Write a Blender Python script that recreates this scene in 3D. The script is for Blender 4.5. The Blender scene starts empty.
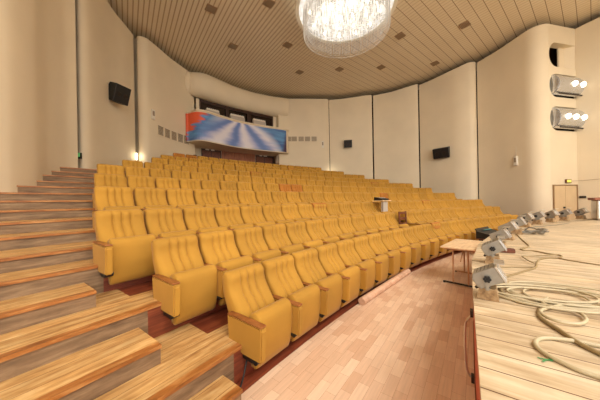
import bpy, bmesh, math, random
from mathutils import Vector, Matrix
random.seed(7)
S = bpy.context.scene
COL = S.collection
PI = math.pi
H = 1.70                      # camera height over the hall floor
F, VH, RO = 234.5, 201.3, -0.0182
CX, CY = 17.63, -11.54        # centre of the curved rows
RC, RS = math.cos(RO), math.sin(RO)

def ray(u, v):
    a, b = u-300, v-VH
    return (a*RC+b*RS)/F, -(-a*RS+b*RC)/F
def at(u, v, z):
    """point of the hall at world height z"""
    p, q = ray(u, v); y = (z-H)/q
    return Vector((p*y, y, z))
def aty(u, v, y):
    p, q = ray(u, v); return Vector((p*y, y, q*y+H))
def pol(r, deg, z=0.0):
    a = math.radians(deg); return Vector((CX+r*math.cos(a), CY+r*math.sin(a), z))
def ang(p): return math.degrees(math.atan2(p[1]-CY, p[0]-CX))
def rad(p): return math.hypot(p[0]-CX, p[1]-CY)

# ------------------------------------------------------------------ materials
def lin(c):
    return tuple(((x/255)/12.92 if x/255 <= .04045 else ((x/255+.055)/1.055)**2.4) for x in c)+(1,)
def new_mat(name):
    m = bpy.data.materials.new(name); m.use_nodes = True
    nt = m.node_tree; b = nt.nodes['Principled BSDF']
    return m, nt, b
def N(nt, t, **kw):
    n = nt.nodes.new(t)
    for k, v in kw.items():
        if k in n.inputs: n.inputs[k].default_value = v
        else: setattr(n, k, v)
    return n
def flat(name, rgb, rough=.6, metal=0, emit=0, ergb=None, noise=0, nscale=8, bump=0, bscale=60):
    m, nt, b = new_mat(name)
    b.inputs['Base Color'].default_value = lin(rgb)
    b.inputs['Roughness'].default_value = rough
    b.inputs['Metallic'].default_value = metal
    if emit:
        b.inputs['Emission Color'].default_value = lin(ergb or rgb)
        b.inputs['Emission Strength'].default_value = emit
    if noise:
        g = N(nt, 'ShaderNodeTexCoord'); n = N(nt, 'ShaderNodeTexNoise', Scale=nscale, Detail=5)
        nt.links.new(g.outputs['Object'], n.inputs['Vector'])
        mr = N(nt, 'ShaderNodeMapRange'); mr.inputs[1].default_value = .3; mr.inputs[2].default_value = .7
        mr.inputs[3].default_value = 1-noise; mr.inputs[4].default_value = 1+noise*.5
        nt.links.new(n.outputs['Fac'], mr.inputs[0])
        hs = N(nt, 'ShaderNodeHueSaturation', Color=lin(rgb))
        nt.links.new(mr.outputs[0], hs.inputs['Value']); nt.links.new(hs.outputs[0], b.inputs['Base Color'])
    if bump:
        g = N(nt, 'ShaderNodeTexCoord'); n = N(nt, 'ShaderNodeTexNoise', Scale=bscale, Detail=4)
        nt.links.new(g.outputs['Object'], n.inputs['Vector'])
        bp = N(nt, 'ShaderNodeBump', Strength=bump, Distance=.01)
        nt.links.new(n.outputs['Fac'], bp.inputs['Height']); nt.links.new(bp.outputs[0], b.inputs['Normal'])
    return m
def ramp(nt, stops):
    r = N(nt, 'ShaderNodeValToRGB'); e = r.color_ramp.elements
    while len(e) < len(stops): e.new(.5)
    for i, (p, c) in enumerate(stops): e[i].position = p; e[i].color = lin(c)
    return r
def wood(name, dark, mid, light, rot=None, scale=(1, 14, 14), rough=.5, boards=None, gap=(70, 50, 30), uv=False, gsz=.004):
    """streaky wood; rot = direction of the grain on the ground (degrees), boards = (length, width)"""
    m, nt, b = new_mat(name); L = nt.links
    if uv: src = N(nt, 'ShaderNodeTexCoord').outputs['UV']
    elif rot is not None: src = N(nt, 'ShaderNodeNewGeometry').outputs['Position']
    else: src = N(nt, 'ShaderNodeTexCoord').outputs['Object']
    mp = N(nt, 'ShaderNodeMapping'); L.new(src, mp.inputs[0])
    if rot is not None: mp.inputs['Rotation'].default_value[2] = math.radians(-rot)
    ms = N(nt, 'ShaderNodeMapping'); L.new(mp.outputs[0], ms.inputs[0]); ms.inputs['Scale'].default_value = scale
    n = N(nt, 'ShaderNodeTexNoise', Scale=1.6, Detail=8, Roughness=.62, Distortion=.3); L.new(ms.outputs[0], n.inputs['Vector'])
    r = ramp(nt, [(.3, dark), (.5, mid), (.7, light)]); L.new(n.outputs['Fac'], r.inputs[0])
    out = r.outputs[0]
    n2 = N(nt, 'ShaderNodeTexNoise', Scale=3.1, Detail=6, Roughness=.65); L.new(mp.outputs[0], n2.inputs['Vector'])
    mr = N(nt, 'ShaderNodeMapRange'); mr.inputs[1].default_value = .3; mr.inputs[2].default_value = .7
    mr.inputs[3].default_value = .80; mr.inputs[4].default_value = 1.1; L.new(n2.outputs['Fac'], mr.inputs[0])
    hs = N(nt, 'ShaderNodeHueSaturation'); L.new(out, hs.inputs['Color']); L.new(mr.outputs[0], hs.inputs['Value']); out = hs.outputs[0]
    if boards:
        bt = N(nt, 'ShaderNodeTexBrick', Scale=1.0); L.new(mp.outputs[0], bt.inputs['Vector'])
        bt.inputs['Brick Width'].default_value = boards[0]; bt.inputs['Row Height'].default_value = boards[1]
        bt.inputs['Mortar Size'].default_value = gsz; bt.inputs['Mortar Smooth'].default_value = .1
        bt.inputs['Color1'].default_value = (.86, .86, .86, 1); bt.inputs['Color2'].default_value = (1.06, 1.06, 1.06, 1)
        bt.inputs['Mortar'].default_value = tuple(x/.9 for x in lin(gap)[:3])+(1,)
        mx = N(nt, 'ShaderNodeMix', data_type='RGBA', blend_type='MULTIPLY'); mx.inputs[0].default_value = 1
        L.new(out, mx.inputs[6]); L.new(bt.outputs['Color'], mx.inputs[7]); out = mx.outputs[2]
    L.new(out, b.inputs['Base Color']); b.inputs['Roughness'].default_value = rough
    bp = N(nt, 'ShaderNodeBump', Strength=.15, Distance=.004); L.new(n.outputs['Fac'], bp.inputs['Height']); L.new(bp.outputs[0], b.inputs['Normal'])
    return m

def lino_mat():
    m, nt, b = new_mat('printed linoleum'); L = nt.links
    g = N(nt, 'ShaderNodeNewGeometry'); mp = N(nt, 'ShaderNodeMapping'); L.new(g.outputs['Position'], mp.inputs[0])
    mp.inputs['Rotation'].default_value[2] = math.radians(-53)
    def bricks(w, h, c1, c2, off, loc):
        q = N(nt, 'ShaderNodeMapping'); L.new(mp.outputs[0], q.inputs[0]); q.inputs['Location'].default_value = loc
        bt = N(nt, 'ShaderNodeTexBrick', Scale=1.0); L.new(q.outputs[0], bt.inputs['Vector'])
        bt.offset = off; bt.offset_frequency = 2
        bt.inputs['Brick Width'].default_value = w; bt.inputs['Row Height'].default_value = h
        bt.inputs['Mortar Size'].default_value = .0012; bt.inputs['Bias'].default_value = 0
        bt.inputs['Color1'].default_value = lin(c1); bt.inputs['Color2'].default_value = lin(c2); bt.inputs['Mortar'].default_value = lin((180, 132, 102))
        return bt
    a = bricks(.27, .10, (214, 174, 142), (234, 204, 174), .37, (0, 0, 0))
    ms = N(nt, 'ShaderNodeMapping'); L.new(mp.outputs[0], ms.inputs[0]); ms.inputs['Scale'].default_value = (2, 30, 1)
    n = N(nt, 'ShaderNodeTexNoise', Scale=1.5, Detail=6, Roughness=.6); L.new(ms.outputs[0], n.inputs['Vector'])
    r = N(nt, 'ShaderNodeMapRange'); r.inputs[1].default_value = .3; r.inputs[2].default_value = .7; r.inputs[3].default_value = .9; r.inputs[4].default_value = 1.07
    L.new(n.outputs['Fac'], r.inputs[0])
    hs = N(nt, 'ShaderNodeHueSaturation'); L.new(a.outputs['Color'], hs.inputs['Color']); L.new(r.outputs[0], hs.inputs['Value'])
    L.new(hs.outputs[0], b.inputs['Base Color']); b.inputs['Roughness'].default_value = .38
    return m

def ceiling_mat():
    m, nt, b = new_mat('slatted ceiling boards'); L = nt.links
    g = N(nt, 'ShaderNodeNewGeometry')
    def lines(deg, sp, w):
        mp = N(nt, 'ShaderNodeMapping'); L.new(g.outputs['Position'], mp.inputs[0]); mp.inputs['Rotation'].default_value[2] = math.radians(-deg)
        sx = N(nt, 'ShaderNodeSeparateXYZ'); L.new(mp.outputs[0], sx.inputs[0])
        d = N(nt, 'ShaderNodeMath', operation='DIVIDE'); L.new(sx.outputs['Y'], d.inputs[0]); d.inputs[1].default_value = sp
        fr = N(nt, 'ShaderNodeMath', operation='FRACT'); L.new(d.outputs[0], fr.inputs[0])
        lt = N(nt, 'ShaderNodeMath', operation='LESS_THAN'); L.new(fr.outputs[0], lt.inputs[0]); lt.inputs[1].default_value = w
        return lt.outputs[0]
    a = lines(126.5, .19, .26); c = lines(38.5, .42, .06)
    sx_ = N(nt, 'ShaderNodeSeparateXYZ'); L.new(g.outputs['Position'], sx_.inputs[0])
    def fade(lo, hi, v0, v1, src):
        q = N(nt, 'ShaderNodeMapRange'); q.inputs[1].default_value = lo; q.inputs[2].default_value = hi; q.inputs[3].default_value = v0; q.inputs[4].default_value = v1
        L.new(sx_.outputs['X'], q.inputs[0]); k = N(nt, 'ShaderNodeMath', operation='MULTIPLY'); L.new(q.outputs[0], k.inputs[0]); L.new(src, k.inputs[1]); return k.outputs[0]
    a = fade(-1, 4, 1.0, .45, a); c = fade(-2.5, 3.5, 0.0, 1.0, c)
    n = N(nt, 'ShaderNodeTexNoise', Scale=.5, Detail=4); L.new(g.outputs['Position'], n.inputs['Vector'])
    r = ramp(nt, [(.3, (228, 212, 182)), (.7, (236, 222, 194))]); L.new(n.outputs['Fac'], r.inputs[0])
    m1 = N(nt, 'ShaderNodeMix', data_type='RGBA'); L.new(a, m1.inputs[0]); L.new(r.outputs[0], m1.inputs[6]); m1.inputs[7].default_value = lin((188, 162, 126))
    m2 = N(nt, 'ShaderNodeMix', data_type='RGBA'); L.new(c, m2.inputs[0]); L.new(m1.outputs[2], m2.inputs[6]); m2.inputs[7].default_value = lin((150, 122, 88))
    L.new(m2.outputs[2], b.inputs['Base Color']); b.inputs['Roughness'].default_value = .45
    return m

def mural_mat():
    m, nt, b = new_mat('painted mural'); L = nt.links
    tc = N(nt, 'ShaderNodeTexCoord'); s = N(nt, 'ShaderNodeSeparateXYZ')
    nz = N(nt, 'ShaderNodeTexNoise', Scale=5, Detail=2); L.new(tc.outputs['UV'], nz.inputs['Vector'])
    L.new(tc.outputs['UV'], s.inputs[0])
    def M(op, a, c):
        n = N(nt, 'ShaderNodeMath', operation=op)
        for i, x in enumerate((a, c)):
            if x is None: continue
            if isinstance(x, (int, float)): n.inputs[i].default_value = x
            else: L.new(x, n.inputs[i])
        return n.outputs[0]
    X = M('SUBTRACT', s.outputs['X'], .52); Y = M('ADD', M('MULTIPLY', M('SUBTRACT', 1.25, s.outputs['Y']), -.34), 0)
    nf = M('MULTIPLY', M('SUBTRACT', nz.outputs['Fac'], .5), .35)
    a = M('ARCTAN2', X, Y)
    w = M('SINE', M('ADD', M('MULTIPLY', a, 9.0), M('MULTIPLY', nf, 6.0)), None)
    r = ramp(nt, [(.0, (84, 96, 158)), (.25, (110, 136, 190)), (.45, (160, 166, 204)), (.9, (226, 220, 226))])
    L.new(M('ADD', M('MULTIPLY', w, .36), .56), r.inputs[0])
    # sky-blue band in the upper part
    dist = M('ADD', M('MULTIPLY', X, X), M('MULTIPLY', s.outputs['Y'], .12))
    up = N(nt, 'ShaderNodeMapRange'); up.inputs[1].default_value = .13; up.inputs[2].default_value = .2
    L.new(M('ADD', dist, M('MULTIPLY', nf, .1)), up.inputs[0])
    m1 = N(nt, 'ShaderNodeMix', data_type='RGBA'); L.new(up.outputs[0], m1.inputs[0]); L.new(r.outputs[0], m1.inputs[6])
    r2 = ramp(nt, [(.35, (70, 104, 160)), (.6, (96, 150, 196))]); L.new(nz.outputs['Fac'], r2.inputs[0]); L.new(r2.outputs[0], m1.inputs[7])
    # orange corner at the left, dark corner at the right
    o = N(nt, 'ShaderNodeMapRange'); o.inputs[1].default_value = .06; o.inputs[2].default_value = .02
    L.new(M('ADD', M('SUBTRACT', s.outputs['X'], M('MULTIPLY', s.outputs['Y'], .20)), M('ADD', nf, .06)), o.inputs[0])
    m2 = N(nt, 'ShaderNodeMix', data_type='RGBA'); L.new(o.outputs[0], m2.inputs[0]); L.new(m1.outputs[2], m2.inputs[6]); m2.inputs[7].default_value = lin((226, 92, 52))
    d = N(nt, 'ShaderNodeMapRange'); d.inputs[1].default_value = .93; d.inputs[2].default_value = .97
    L.new(M('SUBTRACT', s.outputs['X'], M('MULTIPLY', s.outputs['Y'], .06)), d.inputs[0])
    m3 = N(nt, 'ShaderNodeMix', data_type='RGBA'); L.new(d.outputs[0], m3.inputs[0]); L.new(m2.outputs[2], m3.inputs[6]); m3.inputs[7].default_value = lin((70, 44, 70))
    L.new(m3.outputs[2], b.inputs['Base Color']); b.inputs['Roughness'].default_value = .5
    return m

def fabric_mat(name, rgb):
    m, nt, b = new_mat(name); L = nt.links
    g = N(nt, 'ShaderNodeNewGeometry'); n = N(nt, 'ShaderNodeTexNoise', Scale=2.2, Detail=4); L.new(g.outputs['Position'], n.inputs['Vector'])
    mr = N(nt, 'ShaderNodeMapRange'); mr.inputs[1].default_value = .3; mr.inputs[2].default_value = .7; mr.inputs[3].default_value = .9; mr.inputs[4].default_value = 1.08
    L.new(n.outputs['Fac'], mr.inputs[0])
    oi = N(nt, 'ShaderNodeObjectInfo'); m2 = N(nt, 'ShaderNodeMapRange'); m2.inputs[3].default_value = .92; m2.inputs[4].default_value = 1.06; L.new(oi.outputs['Random'], m2.inputs[0])
    mm = N(nt, 'ShaderNodeMath', operation='MULTIPLY'); L.new(mr.outputs[0], mm.inputs[0]); L.new(m2.outputs[0], mm.inputs[1])
    hs = N(nt, 'ShaderNodeHueSaturation', Color=lin(rgb)); L.new(mm.outputs[0], hs.inputs['Value']); L.new(hs.outputs[0], b.inputs['Base Color'])
    b.inputs['Roughness'].default_value = .85
    b.inputs['Sheen Weight'].default_value = .08; b.inputs['Sheen Roughness'].default_value = .4
    t = N(nt, 'ShaderNodeTexCoord'); n3 = N(nt, 'ShaderNodeTexNoise', Scale=260, Detail=2); L.new(t.outputs['Object'], n3.inputs['Vector'])
    bp = N(nt, 'ShaderNodeBump', Strength=.15, Distance=.002); L.new(n3.outputs['Fac'], bp.inputs['Height']); L.new(bp.outputs[0], b.inputs['Normal'])
    return m

def tray_mat():
    m, nt, b = new_mat('lit crystal tray'); L = nt.links; b.inputs['Base Color'].default_value = (.5, .48, .42, 1)
    tc = N(nt, 'ShaderNodeTexCoord'); v = N(nt, 'ShaderNodeTexVoronoi', Scale=9.0); L.new(tc.outputs['Object'], v.inputs['Vector'])
    r = N(nt, 'ShaderNodeMapRange'); r.inputs[1].default_value = 0; r.inputs[2].default_value = .6; r.inputs[3].default_value = 1.6; r.inputs[4].default_value = .6
    L.new(v.outputs['Distance'], r.inputs[0]); L.new(r.outputs[0], b.inputs['Emission Strength']); b.inputs['Emission Color'].default_value = lin((255, 252, 244))
    return m
M = {
 'wall': flat('beige wall plaster', (228, 211, 180), .7, noise=.05, nscale=.7, bump=.05, bscale=25),
 'void': flat('dark brown backing', (74, 44, 24), .9),
 'ceil': ceiling_mat(),
 'lino': lino_mat(),
 'subfloor': wood('red brown painted boards', (96, 44, 26), (128, 60, 36), (150, 80, 48), rot=53),
 'stage': wood('stage planks', (174, 146, 108), (206, 182, 146), (222, 204, 172), rot=-34.3, scale=(1.2, 9, 9), boards=(5.0, .165), gap=(120, 84, 50), rough=.55),
 'red': flat('red stage front paint', (206, 92, 66), .5, noise=.1),
 'tread': wood('worn step boards', (158, 108, 58), (206, 160, 98), (226, 192, 136), uv=True, scale=(1.6, 13, 8), rough=.55, boards=(4.0, .14), gap=(140, 96, 56), gsz=.002),
 'nose': wood('varnished step edge', (124, 72, 30), (170, 108, 52), (200, 146, 86), uv=True, scale=(2, 10, 10), rough=.4),
 'riser': wood('grey brown riser board', (100, 76, 52), (134, 106, 76), (162, 134, 100), uv=True, scale=(1.5, 12, 12), rough=.7),
 'fab': fabric_mat('mustard yellow upholstery', (178, 130, 42)),
 'fabo': fabric_mat('worn orange upholstery', (172, 108, 34)),
 'cap': wood('varnished armrest wood', (104, 58, 26), (140, 82, 40), (164, 104, 56), scale=(3, 3, 3), rough=.35),
 'black': flat('black enamel', (22, 20, 20), .45),
 'dmetal': flat('dark metal', (66, 58, 52), .4, .8),
 'steel': flat('brushed steel', (214, 210, 202), .3, .9, noise=.08),
 'alu': flat('painted aluminium housing', (158, 153, 142), .4, .55, noise=.12, nscale=14),
 'foil': flat('crinkled silver foil', (214, 218, 224), .25, .85, bump=1.0, bscale=7),
 'lampglow': flat('lit lamp face', (255, 248, 230), emit=4, ergb=(255, 246, 226)),
 'birch': wood('light table top', (214, 174, 128), (232, 196, 152), (240, 210, 170), scale=(2, 12, 12), rough=.4),
 'tleg': flat('beige table leg enamel', (196, 150, 112), .4),
 'brownwood': wood('dark brown wood', (70, 34, 18), (104, 54, 30), (130, 72, 42), scale=(3, 9, 9)),
 'doorwood': wood('reddish door wood', (120, 66, 40), (150, 88, 56), (172, 108, 70), scale=(9, 9, 1)),
 'darkdoor': flat('dark brown door', (58, 34, 24), .4, noise=.1),
 'glassdark': flat('dark booth glass', (34, 22, 18), .15),
 'white': flat('white plastic', (228, 220, 204), .5),
 'grey': flat('pale grey plastic', (184, 172, 158), .5),
 'grille': flat('grey vent slats', (150, 132, 108), .6),
 'ventc': flat('brown ceiling vent', (150, 120, 86), .6),
 'rubber': flat('beige cable rubber', (186, 170, 136), .5),
 'darkcable': flat('dark grey cable', (128, 120, 106), .5),
 'blackcable': flat('black cable', (28, 24, 22), .5),
 'olive': flat('olive cable rubber', (146, 124, 84), .5),
 'green': flat('green tape', (70, 140, 80), .5),
 'exitg': flat('lit green exit sign', (120, 190, 110), emit=.35, ergb=(90, 190, 120)),
 'exity': flat('lit yellow exit sign', (226, 220, 110), emit=.5, ergb=(226, 216, 90)),
 'doorb': flat('beige painted door', (212, 184, 142), .6, noise=.05, nscale=3),
 'frameb': flat('brown door frame', (150, 118, 80), .6),
 'mural': mural_mat(),
 'cyan': flat('cyan strip', (70, 160, 160), .4),
 'roll': wood('rolled linoleum', (196, 150, 120), (220, 178, 146), (232, 196, 166), scale=(2, 8, 8)),
 'plinth': wood('worn beige plinth wood', (120, 88, 56), (164, 132, 92), (190, 162, 122), scale=(4, 9, 9)),
 'striplamp': flat('lit lamp tube', (255, 246, 226), emit=5, ergb=(255, 240, 210)),
 'ring': flat('frosted chandelier ring', (236, 228, 206), .35),
 'diff': tray_mat(),
 'bulb': flat('lit chandelier bulb', (255, 250, 240), emit=7, ergb=(255, 244, 222)),
}
def crystal():
    m, nt, b = new_mat('cut crystal'); b.inputs['Base Color'].default_value = (.86, .84, .80, 1)
    b.inputs['Roughness'].default_value = .12; b.inputs['Transmission Weight'].default_value = .5; b.inputs['IOR'].default_value = 1.5
    return m
M['crystal'] = crystal()

# ------------------------------------------------------------------ mesh helpers
def obj(name, bm, mat, parent=None, smooth=False, loc=None, rotz=0, uvf=None):
    me = bpy.data.meshes.new(name)
    bm.normal_update(); bm.to_mesh(me); bm.free()
    for mm in (mat if isinstance(mat, (list, tuple)) else [mat]): me.materials.append(M[mm] if isinstance(mm, str) else mm)
    if smooth:
        for p in me.polygons: p.use_smooth = True
    o = bpy.data.objects.new(name, me); COL.objects.link(o)
    if parent is not None: o.parent = parent
    if loc is not None: o.location = loc
    if rotz: o.rotation_euler = (0, 0, rotz)
    return o
def empty(name, loc=(0, 0, 0), rotz=0):
    o = bpy.data.objects.new(name, None); COL.objects.link(o); o.location = loc; o.rotation_euler = (0, 0, rotz); o.empty_display_size = .1
    return o
def tag(o, label, cat=None, group=None, kind=None):
    if label: o['label'] = label
    if cat: o['category'] = cat
    if group: o['group'] = group
    if kind: o['kind'] = kind
    return o
def struct(o, label=None, cat=None): 
    o['kind'] = 'structure'
    if label: o['label'] = label
    if cat: o['category'] = cat
    return o
def box(bm, c, s, rot=None, bev=0, mi=0):
    r = bmesh.ops.create_cube(bm, size=1.0); vs = r['verts']
    bmesh.ops.scale(bm, vec=s, verts=vs)
    if bev:
        es = list({e for v in vs for e in v.link_edges})
        rb = bmesh.ops.bevel(bm, geom=es, offset=bev, segments=2, affect='EDGES', profile=.5)
        vs = list({v for f in rb['faces'] for v in f.verts} | {v for v in vs if v.is_valid})
    mt = Matrix.Translation(c)
    if rot is not None: mt = mt @ rot.to_4x4()
    bmesh.ops.transform(bm, matrix=mt, verts=vs)
    for f in {f for v in vs for f in v.link_faces}: f.material_index = mi
    return vs
def cyl(bm, p0, p1, r0, r1=None, seg=16, mi=0, caps=True):
    p0, p1 = Vector(p0), Vector(p1); d = p1-p0
    r = bmesh.ops.create_cone(bm, cap_ends=caps, segments=seg, radius1=r0, radius2=r0 if r1 is None else r1, depth=d.length)
    q = Vector((0, 0, 1)).rotation_difference(d.normalized()).to_matrix().to_4x4()
    bmesh.ops.transform(bm, matrix=Matrix.Translation((p0+p1)/2) @ q, verts=r['verts'])
    for f in {f for v in r['verts'] for f in v.link_faces}: f.material_index = mi
    return r['verts']
def loft(bm, prof, x0, x1, nx=2, fn=None, bev=0):
    """closed profile [(y,z)] swept along x; fn(x,y,z,i)->(x,y,z)"""
    rows = []
    for k in range(nx+1):
        x = x0+(x1-x0)*k/nx
        rows.append([bm.verts.new(fn(x, y, z, i) if fn else (x, y, z)) for i, (y, z) in enumerate(prof)])
    n = len(prof)
    for a, b_ in zip(rows, rows[1:]):
        for i in range(n):
            bm.faces.new((a[i], a[(i+1) % n], b_[(i+1) % n], b_[i]))
    f0 = bm.faces.new(rows[0][::-1]); f1 = bm.faces.new(rows[-1])
    bmesh.ops.recalc_face_normals(bm, faces=bm.faces[:])
    return rows, f0, f1
def prism(bm, pts, z0, z1, mi=0, smooth=False):
    lo = [bm.verts.new((p[0], p[1], z0)) for p in pts]; hi = [bm.verts.new((p[0], p[1], z1)) for p in pts]
    n = len(pts); fs = [bm.faces.new(lo[::-1]), bm.faces.new(hi)]
    for i in range(n): fs.append(bm.faces.new((lo[i], lo[(i+1) % n], hi[(i+1) % n], hi[i])))
    for f in fs: f.material_index = mi
    bmesh.ops.recalc_face_normals(bm, faces=fs)
    if smooth:
        for f in fs[2:]: f.smooth = True
        for f in fs[:2]:
            for e in f.edges: e.smooth = False
        for f in fs[2:]:
            for e in f.edges:
                if e.calc_face_angle(0) > .9: e.smooth = False
    return fs
def tube(bm, pts, r, seg=6, closed=False, mi=0):
    pts = [Vector(p) for p in pts]; rings = []; n = len(pts)
    for i, p in enumerate(pts):
        a = pts[(i-1) % n] if (closed or i > 0) else p; b_ = pts[(i+1) % n] if (closed or i < n-1) else p
        t = (b_-a).normalized(); up = Vector((0, 0, 1)) if abs(t.z) < .95 else Vector((1, 0, 0))
        s = t.cross(up).normalized(); w = s.cross(t)
        rings.append([bm.verts.new(p+s*math.cos(2*PI*k/seg)*r+w*math.sin(2*PI*k/seg)*r) for k in range(seg)])
    rng = range(n) if closed else range(n-1)
    for i in rng:
        a, b_ = rings[i], rings[(i+1) % n]
        for k in range(seg): bm.faces.new((a[k], a[(k+1) % seg], b_[(k+1) % seg], b_[k])).material_index = mi
    if not closed: bm.faces.new(rings[0][::-1]); bm.faces.new(rings[-1])
    bmesh.ops.recalc_face_normals(bm, faces=bm.faces[:])
def smooth_path(P, n=8):
    P = [Vector(p) for p in P]; out = []
    for i in range(len(P)-1):
        p0 = P[max(i-1, 0)]; p1 = P[i]; p2 = P[i+1]; p3 = P[min(i+2, len(P)-1)]
        for k in range(n):
            t = k/n
            out.append(.5*((2*p1)+(-p0+p2)*t+(2*p0-5*p1+4*p2-p3)*t*t+(-p0+3*p1-3*p2+p3)*t**3))
    out.append(P[-1]); return out
def add_uv(o, fn):
    me = o.data; uv = me.uv_layers.new(name='UVMap')
    for lp in me.loops: uv.data[lp.index].uv = fn(me.vertices[lp.vertex_index].co)

# ------------------------------------------------------------------ data of the rows
ZB = [-.741, -.402, -.066, .311, .642, .986, 1.319, 1.689, 2.026, 2.378]      # back tops, camera-relative
PHI = [142.8, 143.71, 144.42, 143.83, 143.3, 142.72, 141.15, 139.0, 137.8, 136.3]
RR = [23.22, 24.08, 25.17, 26.24, 27.27, 28.35, 29.4, 30.52, 31.59, 32.62]
CNT = [23, 25, 27, 27, 27, 27, 25, 22, 20, 17]
W = .56
TZ = [None, 0.0] + [z+H for z in (-1.36, -1.02, -.69, -.38, -.06, .26, .58, .94, 1.28, 1.62)]          # TZ[n]: height of terrace n (1 = hall floor)
E_ = [None, None, 22.85, 23.66, 24.52, 25.68, 26.8, 27.88, 28.98, 30.08, 31.17, 32.22, 37.2]
def left_lim(n):
    # left edge of terrace n (degrees)
    L = {2: 152.5, 3: 151.0, 4: 149.5, 5: 148.2, 6: 147.2, 7: 146.4, 8: 145.3, 9: 144.6, 10: 138.6, 11: 137.0}
    return L[n]
def right_lim(n):
    k = n-1
    if k > 10: k = 10
    return PHI[k-1]-math.degrees(CNT[k-1]*W/RR[k-1])-1.2

# ------------------------------------------------------------------ floor and terraces
def ring_pts(r, a0, a1, step=1.0):
    n = max(2, int(abs(a1-a0)/step)+1); return [pol(r, a0+(a1-a0)*i/(n-1)) for i in range(n)]
def ring_block(name, r0, r1, a0, a1, z0, z1, nose=.03, lip=.02, split=None):
    """a curved step: riser face at r0, tread, nosing strip along the edge"""
    bm = bmesh.new()
    n = max(3, int(abs(a1-a0)/1.0)+1)
    A = [a0+(a1-a0)*i/(n-1) for i in range(n)]
    if split: A = sorted(A+[split], reverse=True)
    rm = min(r0+.48, (r0+.05+r1)/2)
    # profile (r,z): riser inside, nosing projecting by lip
    prof = [(r0, z0), (r0, z1-nose), (r0-lip, z1-nose), (r0-lip, z1), (r0+.05, z1), (rm, z1), (r1, z1), (r1, z0)]
    mats = [1, 2, 2, 2, 0, 0, 1, 1]
    rows = [[bm.verts.new(pol(r, a, z)) for r, z in prof] for a in A]
    for q_, (x, y) in enumerate(zip(rows, rows[1:])):
        seat_side = split is not None and A[q_] <= split+1e-6
        for i in range(len(prof)):
            f = bm.faces.new((x[i], x[(i+1) % len(prof)], y[(i+1) % len(prof)], y[i])); f.material_index = 3 if seat_side and i in (0, 5) else mats[i]
    f = bm.faces.new(rows[0]); f.material_index = 1; f = bm.faces.new(rows[-1][::-1]); f.material_index = 1
    bmesh.ops.recalc_face_normals(bm, faces=bm.faces[:])
    o = obj(name, bm, ['tread', 'riser', 'nose', 'subfloor'])
    me = o.data; uv = me.uv_layers.new(name='UVMap')
    for p in me.polygons:
        for li in p.loop_indices:
            co = me.vertices[me.loops[li].vertex_index].co
            r = rad(co); uv.data[li].uv = (math.radians(ang(co))*25, r if abs(p.normal.z) > .5 else co.z)
    return o
SPL = {2: 143.1, 3: 144.1, 4: 144.4, 5: 143.8, 6: 143.3, 7: 142.7, 8: 141.2, 9: 139.1, 10: 138.0, 11: 136.4}
for n in range(2, 12):
    o = ring_block('seating_terrace', E_[n], (E_[n+1] if n != 9 else E_[10]), left_lim(n), right_lim(n), 0.0, TZ[n], split=SPL[n])
    struct(o)
    if n == 9:
        pass
# landing at the top of the left aisle
struct(ring_block('landing', 30.5, 36.0, 143.8, 138.7, TZ[9]+.003, TZ[9]+.17))
# half steps of the left aisle
HS = {1: (22.6, 143.4), 2: (23.2, 144.3), 3: (24.1, 144.8), 4: (24.98, 143.9), 5: (26.2, 143.3), 6: (27.3, 142.6), 7: (28.36, 141.5), 8: (29.42, 139.4)}
for n, (r, a) in HS.items():
    o = ring_block('aisle_step', r, E_[n+1]-.001, left_lim(max(n, 2))+.05 if n < 7 else left_lim(n+1)+.6, a, TZ[n]+.002, (TZ[n]+TZ[n+1])/2)
    struct(o)

# hall floor
bm = bmesh.new(); prism(bm, [(-12, -8), (14, -8), (22, 4), (22, 14), (14, 22), (-2, 24), (-12, 18)], -.2, 0)
struct(obj('floor', bm, 'subfloor'))
EDGE = [(-3.7, -5.25), (-2.25, -3.2), (.05, .0), (.75, .99), (1.59, 2.18), tuple(pol(21.25, 136))[:2], tuple(pol(21.4, 132))[:2], tuple(pol(21.5, 128))[:2]] + [tuple(pol(21.5, a))[:2] for a in range(125, 97, -3)]
outer = ring_pts(22.71, 98, 165, 1.5)
bm = bmesh.new(); prism(bm, [(x-.0, y) for x, y in EDGE] + [(p.x, p.y) for p in outer], .0005, .006)
struct(obj('floor', bm, 'lino'))

# stage
ZS = H-.85
bm = bmesh.new(); prism(bm, EDGE + [(14.3, 9.9), (18, 4), (18, -14), (-3.0, -14)], ZS-.06, ZS)
struct(obj('stage_floor', bm, 'stage'))
bm = bmesh.new()
inner = [(x+.008*.8, y-.008*.6) for x, y in EDGE]
prism(bm, inner + [(14.3, 9.8), (17.9, 4), (17.9, -13.9), (-2.9, -13.9)], .007, ZS-.061)
struct(obj('stage_front', bm, 'red'))

RB = 37.2
# ------------------------------------------------------------------ walls
CEIL = H+8.68; WT = H+8.35; CH = H+8.35
def offset(pl, d):
    out = []
    for i, p in enumerate(pl):
        a = pl[max(i-1, 0)]; b_ = pl[min(i+1, len(pl)-1)]
        t = Vector((b_[0]-a[0], b_[1]-a[1])).normalized(); n = Vector((-t.y, t.x))
        out.append((p[0]+n.x*d, p[1]+n.y*d))
    return out
def sm2(P, n=5): return [(p.x, p.y) for p in smooth_path([(x, y, 0) for x, y in P], n)]
def wall(name, P, th=.25, top=None, sm=True, z0=0.0, m='wall'):
    pl = sm2(P) if sm else P
    back = offset(pl, th)          # away from the hall when the line runs clockwise
    bm = bmesh.new(); prism(bm, pl+back[::-1], z0, WT if top is None else top, smooth=True)
    return struct(obj(name, bm, m))
wall('wall_left', [(-5.8, -6), (-5.6, -2), (-5.5, 1.0), (-5.45, 2.6), (-5.47, 3.6), (-5.55, 4.3), (-5.62, 4.65), (-5.92, 5.26), (-6.2, 5.65), (-6.56, 6.16), (-6.84, 6.72), (-6.98, 7.1), (-7.02, 7.44)])
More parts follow.
